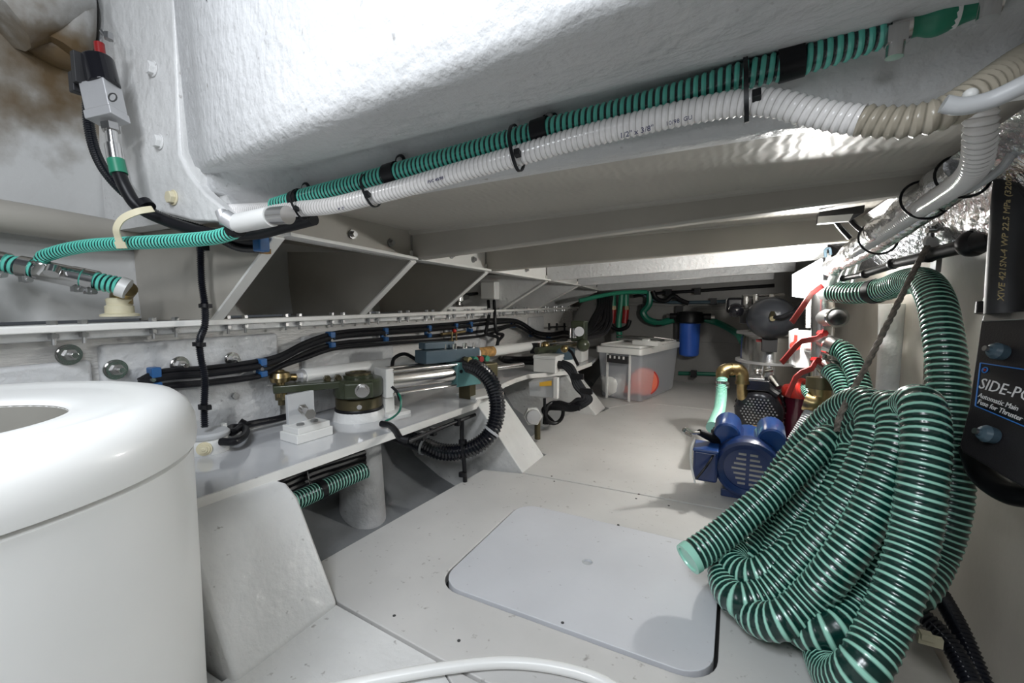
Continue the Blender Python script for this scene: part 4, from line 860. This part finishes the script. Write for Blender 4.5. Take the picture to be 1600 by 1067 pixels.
# flood lamp
fl = thing('flood_lamp', 'brightly lit square LED flood lamp beneath the ceiling at right', 'lamp', W(1262, 465, 1.95))
fq = [W(1238, 429, 2.12), W(1283, 404, 1.98), W(1284, 448, 1.98), (W(1276, 468, 2.0)), W(1238, 463, 2.12)]
fn = (fq[4] - fq[0]).cross(fq[1] - fq[0]).normalized()
if fn.dot(CF) > 0: fn = -fn
emit('lens', G().prism(fq, -fn*.006), 'emit', fl)
emit('housing', G().prism([p - fn*.008 + (p - sum(fq, V())/5)*.06 for p in fq], -fn*.05), 'black_matt', fl, bevel=.004)
emit('bracket', G().box(W(1292, 405, 2.0), (.02, .06, .05)), 'steel_dull', fl)
emit('hook_bolt', G().tube(Ws([(1290, 402, 1.96), (1290, 390, 1.96), (1296, 388, 1.96), (1298, 398, 1.96)]), .006, 8), 'slate', fl)
dl = thing('dark_lamp', 'unlit rectangular lamp fixed to the underside of the third beam', 'lamp', W(1315, 335, 1.35))
emit('housing', G().prism(Ws([(1280, 331, 1.42), (1352, 320, 1.30), (1350, 332, 1.30), (1330, 344, 1.34), (1279, 348, 1.42)]), V((0, .05, 0))), 'black_matt', dl, bevel=.002)
emit('white_edge', G().prism(Ws([(1278, 339, 1.41), (1332, 335, 1.32), (1326, 346, 1.33), (1277, 350, 1.41)]), V((0, -.01, 0))), 'white', dl)
for pts in ([(1322, 335, 1.35), (1335, 350, 1.35), (1350, 362, 1.3), (1368, 370, 1.24)], [(1305, 345, 1.4), (1315, 358, 1.42), (1328, 372, 1.42)]): emit('cable', G().tube(Ws(pts), .008, 8), 'black', dl)
# switch box
sb = thing('switch_box', 'small white switch box with a red rotary knob behind the manifold', 'switch', W(1250, 575, 1.95))
cx = W(1252, 545, 1.95); emit('box_body', G().box(cx, (.060, .08, .165)), 'white', sb, bevel=.004)
emit('box_front', G().prism(Ws([(1237, 517, 1.93), (1247, 513, 1.93), (1247, 574, 1.93), (1237, 569, 1.93)]), CF*.02), 'grey_box', sb)
emit('mount_arm', G().cyl(cx, W(1284, 548, 1.80), .012), 'steel_dull', sb)
emit('rotary_knob', G().cyl(W(1242, 540, 1.92), W(1243, 540, 1.90), .020).box(W(1243, 532, 1.90), (.012, .02, .05)), 'red_bright', sb)
emit('conduit_up', G().hose(Ws([(1263, 512, 1.97), (1263, 490, 1.97), (1264, 468, 1.98)]), .011, .007, .003, n=10), 'hose_white', sb)
# strainer
s0 = aZ(1243, 690, .005)
ss = thing('red_strainer', 'dark strainer bowl with a bright red screw cap behind the black motor', 'strainer', s0)
emit('bowl', G().lathe([(.055, 0), (.060, .01), (.068, .24), (.070, .26)], s0, n=28), 'wine', ss)
emit('cap', G().lathe([(.076, .245), (.078, .25), (.078, .285), (.068, .30), (.03, .305), (.0, .306)], s0, n=28), 'red_bright', ss)
emit('outlet_ring', G().torus(W(1254, 606, 1.98), V((.7, -.6, .2)), .034, .012), 'red_bright', ss)
emit('outlet_hose', G().hose(Ws([(1254, 606, 1.98), (1262, 614, 1.93), (1268, 624, 1.90)]), .020, .010, .003), 'hose_green', ss)
th = thing('grey_ribbed_hose', 'short grey ribbed hose sloping to the floor from the brass elbow', 'hose', W(1238, 690, 1.80))
emit('ribbed_tube', G().hose(Ws([(1272, 636, 1.78), (1260, 658, 1.78), (1240, 690, 1.80)]), .027, .009, .003, helix=0), M['grey_box'], th)
# black motor
m0 = W(1185, 645, 2.22); ma = V((.10, 1, .02)).normalized()
bm2 = thing('black_pump_motor', 'black finned electric motor with a perforated fan cover behind the blue pump', 'motor', (m0.x, m0.y, 0))
emit('fan_cover', G().lathe([(.0, 0), (.085, .002), (.108, .012), (.114, .03), (.114, .07)], m0, ma, 40), 'black_gloss', bm2)
emit('motor_body', G().lathe([(.103, .06), (.103, .30), (.06, .34)], m0, ma, 32), 'black_matt', bm2)
for k in range(24):
    a = 2*PI*k/24; x, y = frame(ma); r_ = x*math.cos(a) + y*math.sin(a); c_ = m0 + ma*.18 + r_*.110
    emit('cooling_fin', G().box(c_, (.004, .02, .22), (ma.cross(r_).normalized(), r_, ma)), 'black_gloss', bm2)
sl = emit('vent_holes', G(), 'steel_dull', bm2) if False else None
g = G(); x, y = frame(ma)
for i in range(-5, 6):
    for j in range(-5, 6):
        u_, v_ = i*.016 + (j % 2)*.008, j*.014
        if u_*u_ + v_*v_ < .082**2: c_ = m0 - ma*.001 + x*u_ + y*v_; g.cyl(c_ - ma*.002, c_, .0045, n=6)
emit('vent_studs', g, 'steel_dull', bm2, kind='stuff')
emit('terminal_box', G().box(W(1180, 602, 2.22) + V((0, .06, 0)), (.13, .13, .055)), 'black_gloss', bm2, bevel=.005)
emit('terminal_lid', G().box(W(1176, 593, 2.22) + V((0, .06, 0)), (.11, .10, .012)), 'steel_dull', bm2, bevel=.003)
emit('foot_rail', G().box((m0.x, m0.y + .15, .045), (.16, .16, .09)), 'black_matt', bm2, bevel=.004)
emit('yellow_sticker', G().box(W(1178, 666, 2.19), (.03, .004, .008)), 'yellow', bm2)
emit('valve_cluster', G().cyl(W(1190, 590, 2.3), W(1192, 572, 2.3), .012).cyl(W(1180, 582, 2.3), W(1206, 578, 2.3), .010).cyl(W(1204, 590, 2.3), W(1216, 606, 2.25), .020).sphere(W(1183, 580, 2.3), .018, 12, 8), 'steel', bm2)
emit('pipe_bend', G().tube(Ws([(1196, 600, 2.25), (1208, 612, 2.2), (1217, 618, 2.18)]), .022, 10), 'black', bm2)
# brass elbow + mint hose
be = thing('brass_return_bend', 'aged brass return bend above the mint hose left of the black motor', 'pipe fitting', W(1145, 620, 2.25))
emit('bend', G().tube(Ws([(1129, 590, 2.25), (1129, 581, 2.25), (1136, 577, 2.25), (1143, 577, 2.25)]), .031, 18), 'brass', be)
emit('bend', G().tube(Ws([(1143, 577, 2.25), (1153, 577, 2.25), (1159, 583, 2.25), (1160, 597, 2.25)]), .031, 18), 'brass', be)
emit('riser', G().tube(Ws([(1160, 597, 2.25), (1160, 615, 2.27), (1163, 632, 2.30)]), .027, 18), 'brass', be)
emit('collar', G().cyl(W(1141, 577, 2.25), W(1145, 577, 2.25), .034), 'brass', be); emit('collar', G().cyl(W(1160, 595, 2.25), W(1160, 600, 2.25), .035), 'brass', be)
mh = thing('mint_riser_hose', 'pale mint ribbed hose between the brass bend and the blue pump', 'hose', W(1115, 665, 2.0))
emit('ribbed_tube', G().hose(Ws([(1128, 592, 2.24), (1127, 615, 2.2), (1124, 640, 2.1), (1118, 656, 2.0), (1113, 668, 1.9)]), .027, .011, .004), hosemat('mint spiral hose', (.42, .80, .66), (.12, .42, .32), .5), mh)
for x, y in [(1128, 597), (1128, 603)]: 
    c_ = emit('hose_clamp', G().cyl(W(x, y - 2, 2.23), W(x, y + 2, 2.23), .031), 'steel', mh); emit('clamp_screw', G().cyl(W(x + 9, y, 2.2), W(x + 9, y + 4, 2.2), .008), 'steel', c_)
# blue pump
b0 = W(1168, 735, 1.58); ba = V((.02, 1, .10)).normalized(); bx_ = ba.cross(Zv).normalized(); bz_ = bx_.cross(ba)
bp2 = thing('blue_water_pump', 'blue electric water pump with round slotted end cover and two humped boxes on the floor', 'pump', (b0.x, b0.y + .1, 0))
emit('end_bell', G().lathe([(.078, .012), (.080, .004), (.098, -.004), (.108, .0), (.112, .012), (.114, .05), (.108, .06)], b0, ba, 48), 'navy', bp2)
emit('grille_plate', G().cyl(b0 + ba*.008, b0 + ba*.014, .082, n=40), 'navy', bp2)
for r_ in range(-3, 4):
    for s_ in (-1, 1):
        ln = .046 - abs(r_)*.007; c_ = b0 + ba*.0065 + bz_*(r_*.019) + bx_*(s_*(ln/2 + .006))
        emit('slot', G().box(c_, (ln, .003, .0075), (bx_, ba, bz_)), 'steel_dull', bp2)
emit('motor_body', G().lathe([(.100, .05), (.098, .07), (.090, .10), (.088, .24), (.07, .27)], b0, ba, 40), 'blue', bp2)
for s_, lb_ in ((-1, 0), (1, 1)):
    up = (bz_*.85 + bx_*s_*.62).normalized(); sd = up.cross(ba).normalized(); c_ = b0 + ba*.13 + up*.125
    emit('capacitor_box', G().lathe([(.0, -.075), (.040, -.073), (.046, -.065), (.048, .06), (.040, .075), (0, .078)], c_, ba, 20), 'blue', bp2)
    emit('box_base', G().box(b0 + ba*.13 + up*.095, (.075, .13, .05), (sd, ba, up)), 'navy', bp2, bevel=.006)
emit('motor_foot', G().box((b0.x, b0.y + .14, .015), (.17, .16, .03)), 'navy', bp2, bevel=.004)
pbx = W(1103, 722, 1.66); emit('pressure_switch', G().box(pbx, (.085, .09, .115), (bx_, ba, Zv)), 'navy', bp2, bevel=.010, seg=3)
emit('switch_lid', G().box(pbx + Zv*.06, (.088, .094, .012), (bx_, ba, Zv)), 'blue', bp2, bevel=.005)
emit('pump_head', G().cyl(W(1122, 715, 1.72), W(1124, 672, 1.72), .030).box(W(1124, 690, 1.70), (.05, .06, .10)), 'black_matt', bp2, bevel=.004)
emit('check_valve', G().cyl(W(1122, 688, 1.68), W(1092, 675, 1.66), .020, .012), 'black', bp2)
emit('lever_tap', G().tube(Ws([(1092, 676, 1.65), (1082, 676, 1.64), (1070, 670, 1.63), (1068, 674, 1.63), (1080, 681, 1.64)]), .006, 8), 'steel', bp2)
emit('wire', G().tube(Ws([(1086, 684, 1.65), (1080, 700, 1.63), (1080, 725, 1.62), (1086, 755, 1.6)]), .004, 8), 'white', bp2)
emit('wire', G().tube(Ws([(1118, 705, 1.62), (1104, 728, 1.58), (1088, 748, 1.58)]), .004, 8), 'black', bp2)
# tank, sphere, pump heads
t0 = W(1200, 600, 2.95); t0.z = 0
tk = thing('steel_boiler_tank', 'tall polished steel tank with two ring flanges near the back wall', 'tank', t0)
emit('tank_shell', G().lathe([(.16, 0), (.175, .02), (.175, .50), (.16, .54), (.10, .56), (.10, .66), (0, .67)], t0, n=48), 'steel', tk)
for y in (568, 522):
    zz = W(1190, y, 2.8).z; emit('ring_flange', G().lathe([(.176, zz - .008), (.205, zz - .008), (.205, zz + .008), (.176, zz + .008)], (t0.x, t0.y, 0), n=48), 'alu', tk)
sa = W(1205, 497, 2.62)
ac = thing('accumulator_sphere', 'dark spherical accumulator tank mounted high in front of the steel tank', 'tank', sa - Zv*.14)
emit('shell', G().sphere(sa, .132, 36, 24, (1.02, 1.15, .95)), 'tank_black', ac)
emit('port_nut', G().cyl(W(1207, 490, 2.50), W(1207, 496, 2.47), .018, n=6).cyl(W(1206, 497, 2.5), W(1207, 498, 2.46), .014), 'bronze', ac)
emit('supply_tube', G().tube(Ws([(1208, 496, 2.47), (1222, 495, 2.42), (1240, 486, 2.4), (1258, 470, 2.3)]), .012, 8), 'black', ac)
emit('support_bracket', G().box(sa + V((0, .05, -.16)), (.08, .10, .09)), 'black_matt', ac)
ph_ = thing('pressure_pump', 'black pump head with steel fittings left of the dark sphere', 'pump', W(1150, 500, 2.8))
emit('pump_block', G().box(W(1148, 477, 2.8), (.10, .10, .10)), 'black', ph_, bevel=.02)
emit('pump_cap', G().sphere(W(1150, 485, 2.74), .045, 16, 10), 'black_gloss', ph_)
for x, y in [(1165, 470), (1180, 466), (1205, 466)]: emit('steel_fitting', G().cyl(W(x, y + 12, 2.75), W(x, y - 6, 2.75), .020, n=10), 'steel', ph_)
emit('cross_tube', G().cyl(W(1160, 463, 2.75), W(1225, 460, 2.75), .010), 'steel', ph_)
emit('bracket_tube', G().cyl(W(1165, 485, 2.78), W(1165, 505, 2.78), .035), 'black_matt', ph_)
th = thing('drain_cock', 'tiny red-handled brass drain cock on the front of the steel tank', 'valve', W(1201, 545, 2.7))
emit('body', G().cyl(W(1202, 548, 2.70), W(1202, 526, 2.70), .010), 'brass', th); emit('red_lever', G().box(W(1190, 532, 2.70), (.06, .01, .018)), 'red', th)

# ================================================================== BACK : filter, pipes, tub
f0 = aY(1076, 557, 4.18)
ft = thing('water_filter', 'blue cartridge water filter with a black head on the back wall', 'filter', f0)
emit('bowl', G().lathe([(.05, 0), (.078, .015), (.085, .03), (.088, .30), (.09, .32)], f0, n=36), 'filter_blue', ft)
emit('head', G().lathe([(.10, .30), (.115, .31), (.115, .37), (.10, .40), (.03, .41), (0, .41)], f0, n=24), 'black', ft)
emit('port', G().cyl(f0 + V((-.17, 0, .36)), f0 + V((.17, 0, .36)), .028, n=16), 'black', ft)
for s_ in (-1, 1): emit('port_nut', G().cyl(f0 + V((s_*.17, 0, .36)), f0 + V((s_*.20, 0, .36)), .02, n=8), 'steel', ft)
emit('wall_bracket', G().box(f0 + V((-.10, .07, .30)), (.06, .05, .30)), 'black_matt', ft)
YB = 4.2
def pipe(name, label, pts, r, mat='green_pipe', cat='pipe', group=None, clips=()):
    P_ = [aY(*p) for p in pts]; t = thing(name, label, cat, P_[-1], group); emit('tube', G().tube(P_, r, 10), mat, t)
    for c_ in clips: q = aY(*c_); emit('pipe_clip', G().box(q, (.05, .05, .06)), 'black', t)
    return t
pipe('green_pipe', 'dark green hose dropping in a bend to the left port of the blue filter', [(1015, 455, YB), (1014, 475, YB), (1005, 488, YB), (1012, 499, YB), (1030, 504, YB), (1053, 499, YB)], .032, clips=[(1007, 480, YB), (1030, 504, YB)])
pipe('green_pipe', 'dark green hose from the right port of the blue filter toward the steel tank', [(1100, 498, YB), (1120, 504, YB), (1150, 520, YB - .3), (1162, 535, YB - .7)], .028)
pipe('green_pipe', 'thin dark green pipe along the foot of the back wall', [(1060, 583, YB + .083), (1100, 584, YB + .083), (1150, 586, YB + .083)], .018, clips=[(1084, 584, YB)])
pipe('green_pipe', 'bright green pipe slanting under the last beam to the ceiling pipes', [(905, 470, 3.5), (935, 463, 3.6), (972, 457, 3.75), (1010, 456, 3.9)], .018, 'green_tape')
pipe('green_pipe', 'green vertical pipe running down behind the plastic tub', [(972, 457, 4.0), (970, 480, 4.0), (967, 505, 4.0), (968, 530, 4.0), (968, 560, 4.0)], .028, 'green_tape')
for k, x in enumerate((958, 978)):
    t = pipe('red_valve_pipe', ['green pipe with a red valve body left of the tall green pipe', 'green pipe with a red valve body right of the tall green pipe'][k], [(x, 457, 4.0), (x, 470, 4.0), (x, 480, 4.0)], .025, 'green_tape', 'valve', 'red valve pipes on the back wall')
    emit('valve_body', G().cyl(aY(x, 480, 4.0), aY(x - 2, 505, 4.0), .030), 'red', t); emit('top_nut', G().cyl(aY(x, 478, 4.0), aY(x, 484, 4.0), .034, n=6), 'bronze', t)
pipe('black_cable_loop', 'black cable loop hanging below the two red valves', [(954, 503, 3.98), (956, 510, 3.98), (967, 515, 3.98), (980, 510, 3.98), (984, 500, 3.98)], .020, 'black', 'cable')
for k, pts in enumerate([[(990, 463, YB), (1030, 458, YB), (1080, 455, YB), (1150, 450, YB), (1210, 446, YB)], [(1000, 458, YB), (1030, 470, YB), (1100, 472, YB), (1150, 470, YB)]]):
    pipe('ceiling_cable', ['upper black cable run clipped across the back wall below the beams', 'lower slate cable run sagging across the back wall'][k], pts, .015, ['black', 'slate'][k], 'cable', None, [(1045, 457, YB), (1090, 455, YB)] if k == 0 else [(1115, 471, YB)])
pipe('hanging_cable_end', 'black cable with a cut end hooked over the cable run on the back wall', [(1020, 455, YB - .05), (1026, 466, YB - .05), (1040, 470, YB - .05), (1052, 462, YB - .05), (1062, 468, YB - .05), (1076, 474, YB - .05)], .020, 'black', 'cable')
hb = thing('hydraulic_hose_bundle', 'bundle of thick black hoses sweeping down to the far steering gear', 'hoses', W(912, 532, 3.2))
for k in range(6):
    o_ = k*4; emit('hose', G().tube(Ws([(935 + o_, 462, 3.7), (935 + o_*.9, 480, 3.6), (925 + o_*(1.4 if k > 2 else .8), 500 + k, 3.5), (918 + o_*(1.3 if k > 3 else .6), 515 + k*1.0, 3.4), (905 + o_*.5, 528, 3.2)]), .019, 8), 'black', hb)
# tub
N_, L_, R_ = aZ(1000, 632), aZ(932, 621), aZ(1058, 607)
N_.z = L_.z = R_.z = 0; Bk = L_ + R_ - N_; ctr = (N_ + Bk)/2; HT = .405
def quad(z, sc, r=.03):
    out = []; cs = [N_, R_, Bk, L_]
    cs = [ctr + (c - ctr)*sc for c in cs]
    for i, c in enumerate(cs):
        p_, n2_ = (cs[i-1] - c).normalized(), (cs[(i+1) % 4] - c).normalized()
        for k in range(6):
            t = k/5; out.append(c + p_*r*(1-t)**2 + n2_*r*t**2 + Zv*z)
    return out
def shell(levels, cap0=True):
    g = G(); n = 24; vs = [p for l in levels for p in l]
    g.add(vs, [(i*n + j, i*n + (j+1) % n, (i+1)*n + (j+1) % n, (i+1)*n + j) for i in range(len(levels)-1) for j in range(n)] + ([tuple(range(n))] if cap0 else []))
    return g
tub = thing('plastic_tub', 'translucent plastic storage tub with clothes and a funnel inside on the far floor', 'tub', ctr)
emit('tub_wall', shell([quad(.006, .86), quad(.02, .90), quad(HT - .03, 1.0)]), 'tub', tub, smooth=50)
emit('tub_rim', shell([quad(HT - .045, 1.015), quad(HT - .045, 1.045), quad(HT - .005, 1.05), quad(HT, 1.04), quad(HT, .97), quad(HT - .03, .965)], False), 'white', tub, smooth=50)
emit('lid', shell([quad(HT + .002, .96), quad(HT + .018, .95), quad(HT + .020, .90), quad(HT + .012, .88)], True), 'white', tub, smooth=50)
dLN = (N_ - L_).normalized(); nL = V((dLN.y, -dLN.x, 0))
if nL.dot(ctr - N_) > 0: nL = -nL
mid = L_.lerp(N_, .52)
for t in (.24, .76): q = L_.lerp(N_, t); emit('side_rib', G().box(ctr + (q - ctr)*.98 + Zv*.19 + nL*.006, (.014, .012, .36), (dLN, nL, Zv)), 'white', tub)
hnd = emit('clasp_handle', G().box(ctr + (mid - ctr)*1.04 + Zv*(HT - .085) + nL*.012, (.17, .02, .055), (dLN, nL, Zv)), 'black_matt', tub, bevel=.004)
for k in range(4): emit('clasp_tooth', G().box(ctr + (mid - ctr)*1.04 + dLN*(-.055 + .036*k) + Zv*(HT - .07) + nL*.024, (.012, .006, .02), (dLN, nL, Zv)), 'white', hnd)
lt = N_.lerp(R_, .12); q = ctr + (lt - ctr)*.90
emit('lid_latch', G().box(q + Zv*(HT + .035), (.20, .05, .035), (dLN, nL, Zv)).box(q + Zv*(HT + .055), (.05, .04, .02), (dLN, nL, Zv)), 'white', tub, bevel=.004)
pf = ctr + (L_ - ctr)*.62 + (N_ - ctr)*.12
it = thing('white_cloth_bag', 'crumpled off-white cloth bag inside the left end of the tub', 'bag', pf + Zv*.02)
g = G().lathe([(.06, .02), (.085, .06), (.095, .12), (.10, .16), (.088, .175), (.05, .165), (0, .16)], pf, n=28)
for v in g.v:
    n_ = noise.noise(v*22)*.018; v += V((n_, -n_, n_*.7))
emit('cloth', g, 'white', it, smooth=70)
pf2 = ctr + (N_ - ctr)*.50 + (R_ - ctr)*.10
it = thing('salmon_funnel', 'salmon-orange plastic funnel lying inside the tub near its front corner', 'funnel', pf2 + Zv*.02)
fa = V((.35, -.9, .1)).normalized()
emit('cone', G().lathe([(.025, -.20), (.03, -.12), (.075, -.05), (.105, .0), (.108, .01), (.10, .012)], pf2 + Zv*.13, fa, 28), 'orange_cloth', it)
emit('rim', G().torus(pf2 + Zv*.13 + fa*.012, fa, .105, .006, 28, 8), 'red_bright', it)
it = thing('orange_rag', 'folded orange rag on the bottom of the tub beside the cloth bag', 'rag', ctr + (N_ - ctr)*.25 + Zv*.02)
g = G().sphere(ctr + (N_ - ctr)*.35 + (L_ - ctr)*.18 + Zv*.06, .07, 18, 10, (1.3, 1, .5))
for v in g.v: n_ = noise.noise(v*25)*.02; v += V((n_, n_, n_))
emit('cloth', g, 'orange_cloth', it)
it = thing('metal_tray', 'steel frame tray resting on the far side of the tub lid', 'tray', ctr + Zv*(HT + .02))
g = G(); qa = ctr + (Bk - ctr)*.2 + Zv*(HT + .05)
emit('rail', G().cyl(qa - dLN*.22 - nL*.02, qa + dLN*.12, .006), 'steel', it); emit('rail', G().cyl(qa + dLN*.12, qa + dLN*.24 - nL*.1 - Zv*.02, .006), 'steel', it)
emit('tray_plate', G().box(qa - Zv*.022, (.36, .14, .012), (dLN, nL, Zv)), 'steel_dull', it)

# ================================================================== SECOND BAY : boxes, cables, far gear
c_ = aZ(862, 574, .345)
bx1 = thing('white_box', 'white square box with cable glands on the shelf beside the far tiller', 'box', aZ(862, 583, .302))
bxo = aZ(866, 584, .301); emit('box_body', G().box(bxo + V((-.07, .08, .045)), (.15, .15, .088)), 'white', bx1, bevel=.005)
emit('box_lid', G().box(bxo + V((-.07, .08, .097)), (.156, .156, .022)), 'white', bx1, bevel=.005)
emit('cable_gland', G().cyl(bxo + V((.005, .06, .05)), bxo + V((.05, .05, .05)), .026, n=10), 'black', bx1)
bxo2 = aZ(905, 566, .301)
bx2 = thing('white_box', 'white upright housing behind the far tiller nearest the tub', 'box', bxo2)
emit('box_body', G().prism([bxo2 + V(p) for p in [(-.17, 0, 0), (.02, 0, 0), (.02, 0, .10), (-.10, 0, .12), (-.17, 0, .10)]], (0, .16, 0)), 'white', bx2, bevel=.005)
emit('cover', G().lathe([(.05, .11), (.05, .15), (.045, .16), (0, .162)], bxo2 + V((-.07, .08, 0)), n=24), 'white', bx2)
gb = thing('grey_control_box', 'light grey box with a yellow warning label hanging under the far shelf', 'control box', W(852, 622, 2.4))
fc = Ws([(826, 597, 2.50), (864, 592, 2.46), (864, 622, 2.46), (827, 619, 2.50)])
emit('box_body', G().prism(fc, V((-.02, .12, 0))), 'grey_box', gb, bevel=.003)
emit('side_flange', G().box(W(869, 606, 2.45), (.025, .03, .12)), 'white', gb, bevel=.002)
emit('warning_label', G().prism(Ws([(843, 597.5, 2.455), (862, 594.5, 2.435), (862, 602.5, 2.435), (843, 603.5, 2.455)]), CF*.002), 'yellow', gb)
emit('leg_bracket', G().cyl(W(851, 622, 2.46), W(851, 640, 2.46), .008), 'black', gb)
kd = thing('screw_cap', 'round white cap on a hexagonal nut on the bilge side between the knees', 'cap', W(834, 662, 2.3))
q = W(834, 652, 2.28); nk = V((.55, -.8, .1)).normalized()
emit('disc', G().lathe([(.0, .0), (.036, .002), (.040, .008), (.040, .02)], q, -nk, 30), 'alu', kd)
emit('hex_nut', G().cyl(q - nk*.02, q - nk*.055, .050, n=6), 'white', kd)
emit('stalk', G().cyl(q + V((0, .05, -.03)), q + V((0, .05, -.13)), .016), 'bronze', kd)
kc = thing('knee_cable_run', 'thick black cables running down the third knee and turning under the shelf', 'cables', W(900, 630, 2.55))
for k in range(4):
    o_ = k*4.2; emit('cable', G().tube(Ws([(878, 565 + o_*.4, 2.5), (893 - o_*.1, 572 + o_, 2.48), (903 - o_*.3, 592 + o_, 2.46), (917 - o_*.5, 614 + o_*.3, 2.44), (923 - o_, 624 + o_*.0, 2.43), (915 - o_, 632 + o_*.1 - 3*k, 2.43), (895 - o_*.4, 636 - 2.5*k + 4, 2.45), (872, 634 - 3*k + 4, 2.48), (855 - k*2, 640, 2.52), (851 + 5*k, 662, 2.54)]), .013, 8), 'black', kc)
for x, y in [(902, 588), (916, 611), (897, 636)]: emit('clip', G().box(W(x, y, 2.43), (.07, .02, .03)), 'black', kc)
emit('loose_loop', G().torus(W(866, 645, 2.5), V((.8, -.6, .1)), .06, .011), 'black', kc)
th = thing('thin_cable', 'thin black cable from the far tiller down to the shelf edge', 'cable', W(903, 568, 2.7))
emit('cable', G().tube(Ws([(886, 545, 2.8), (893, 550, 2.78), (898, 560, 2.74), (903, 570, 2.7)]), .010, 8), 'black', th)
th = thing('rear_cable', 'black cable lying along the back of the shelf between the tillers', 'cable', aZ(800, 562, .34))
emit('cable', G().tube([aX(777, 540, -1.38), aZ(779, 553, .36), aZ(788, 564, .335), aZ(815, 566, .33), aZ(842, 568, .33)], .014, 8), 'black', th)
emit('cable', G().tube([aZ(786, 560, .36), aZ(810, 561, .35), aZ(842, 560, .35)], .018, 8), 'black', th)
g0 = aZ(880, 560, .36)
fg = thing('far_rudder_tiller', 'far steering tiller of dark cast arms and brass fittings near the tub', 'steering gear', (g0.x, g0.y, .30))
emit('stock_base', G().lathe([(.09, .30), (.085, .36)], (g0.x, g0.y, 0)), 'white', fg)
emit('hub', G().lathe([(.075, .36), (.08, .37), (.08, .43), (.05, .44)], (g0.x, g0.y, 0)), 'slate', fg)
e1, e2 = aZ(838, 548, .43), aZ(912, 536, .43)
emit('tiller_arm', G().tube([e1, (g0.x, g0.y, .43)], .025, 6, sub=0), 'olive', fg); emit('tiller_arm', G().tube([(g0.x, g0.y, .43), e2], .022, 6, sub=0), 'bronze', fg)
emit('steel_rod', G().cyl(aZ(852, 538, .46), aZ(898, 533, .46), .008), 'steel', fg)
for x, y, r in [(852, 540, .03), (866, 536, .02), (882, 545, .025), (912, 536, .035)]: emit('brass_joint', G().sphere(aZ(x, y, .45), r, 14, 10), 'brass', fg)
emit('clevis', G().box(aZ(836, 544, .44), (.05, .05, .07)), 'black', fg)
vu = thing('valve_unit', 'dark valve unit with steel posts standing behind the far tiller', 'valve', W(902, 535, 2.9))
emit('body', G().box(W(905, 517, 2.95), (.10, .08, .14)), 'olive', vu, bevel=.01)
emit('gauge', G().cyl(W(905, 518, 2.88), W(905, 518, 2.84), .032), 'alu', vu)
for x in (891, 896, 899): emit('steel_post', G().cyl(W(x, 528, 2.88), W(x, 513, 2.88), .008), 'steel', vu)
emit('green_fitting', G().sphere(W(911, 539, 2.9), .045, 14, 10), 'olive', vu)

# ================================================================== floor hose in front
fh = thing('floor_hose', 'smooth white braided hose arching across the floor at the bottom edge', 'hose', aZ(640, 1045, .0))
emit('tube', G().tube([aZ(300, 1110, .012), aZ(480, 1085, .012), aZ(600, 1060, .013), aZ(700, 1043, .013), aZ(790, 1035, .013), aZ(870, 1043, .013), aZ(940, 1064, .013), aZ(1010, 1110, .013)], .0115, 14), 'plastic_white', fh)
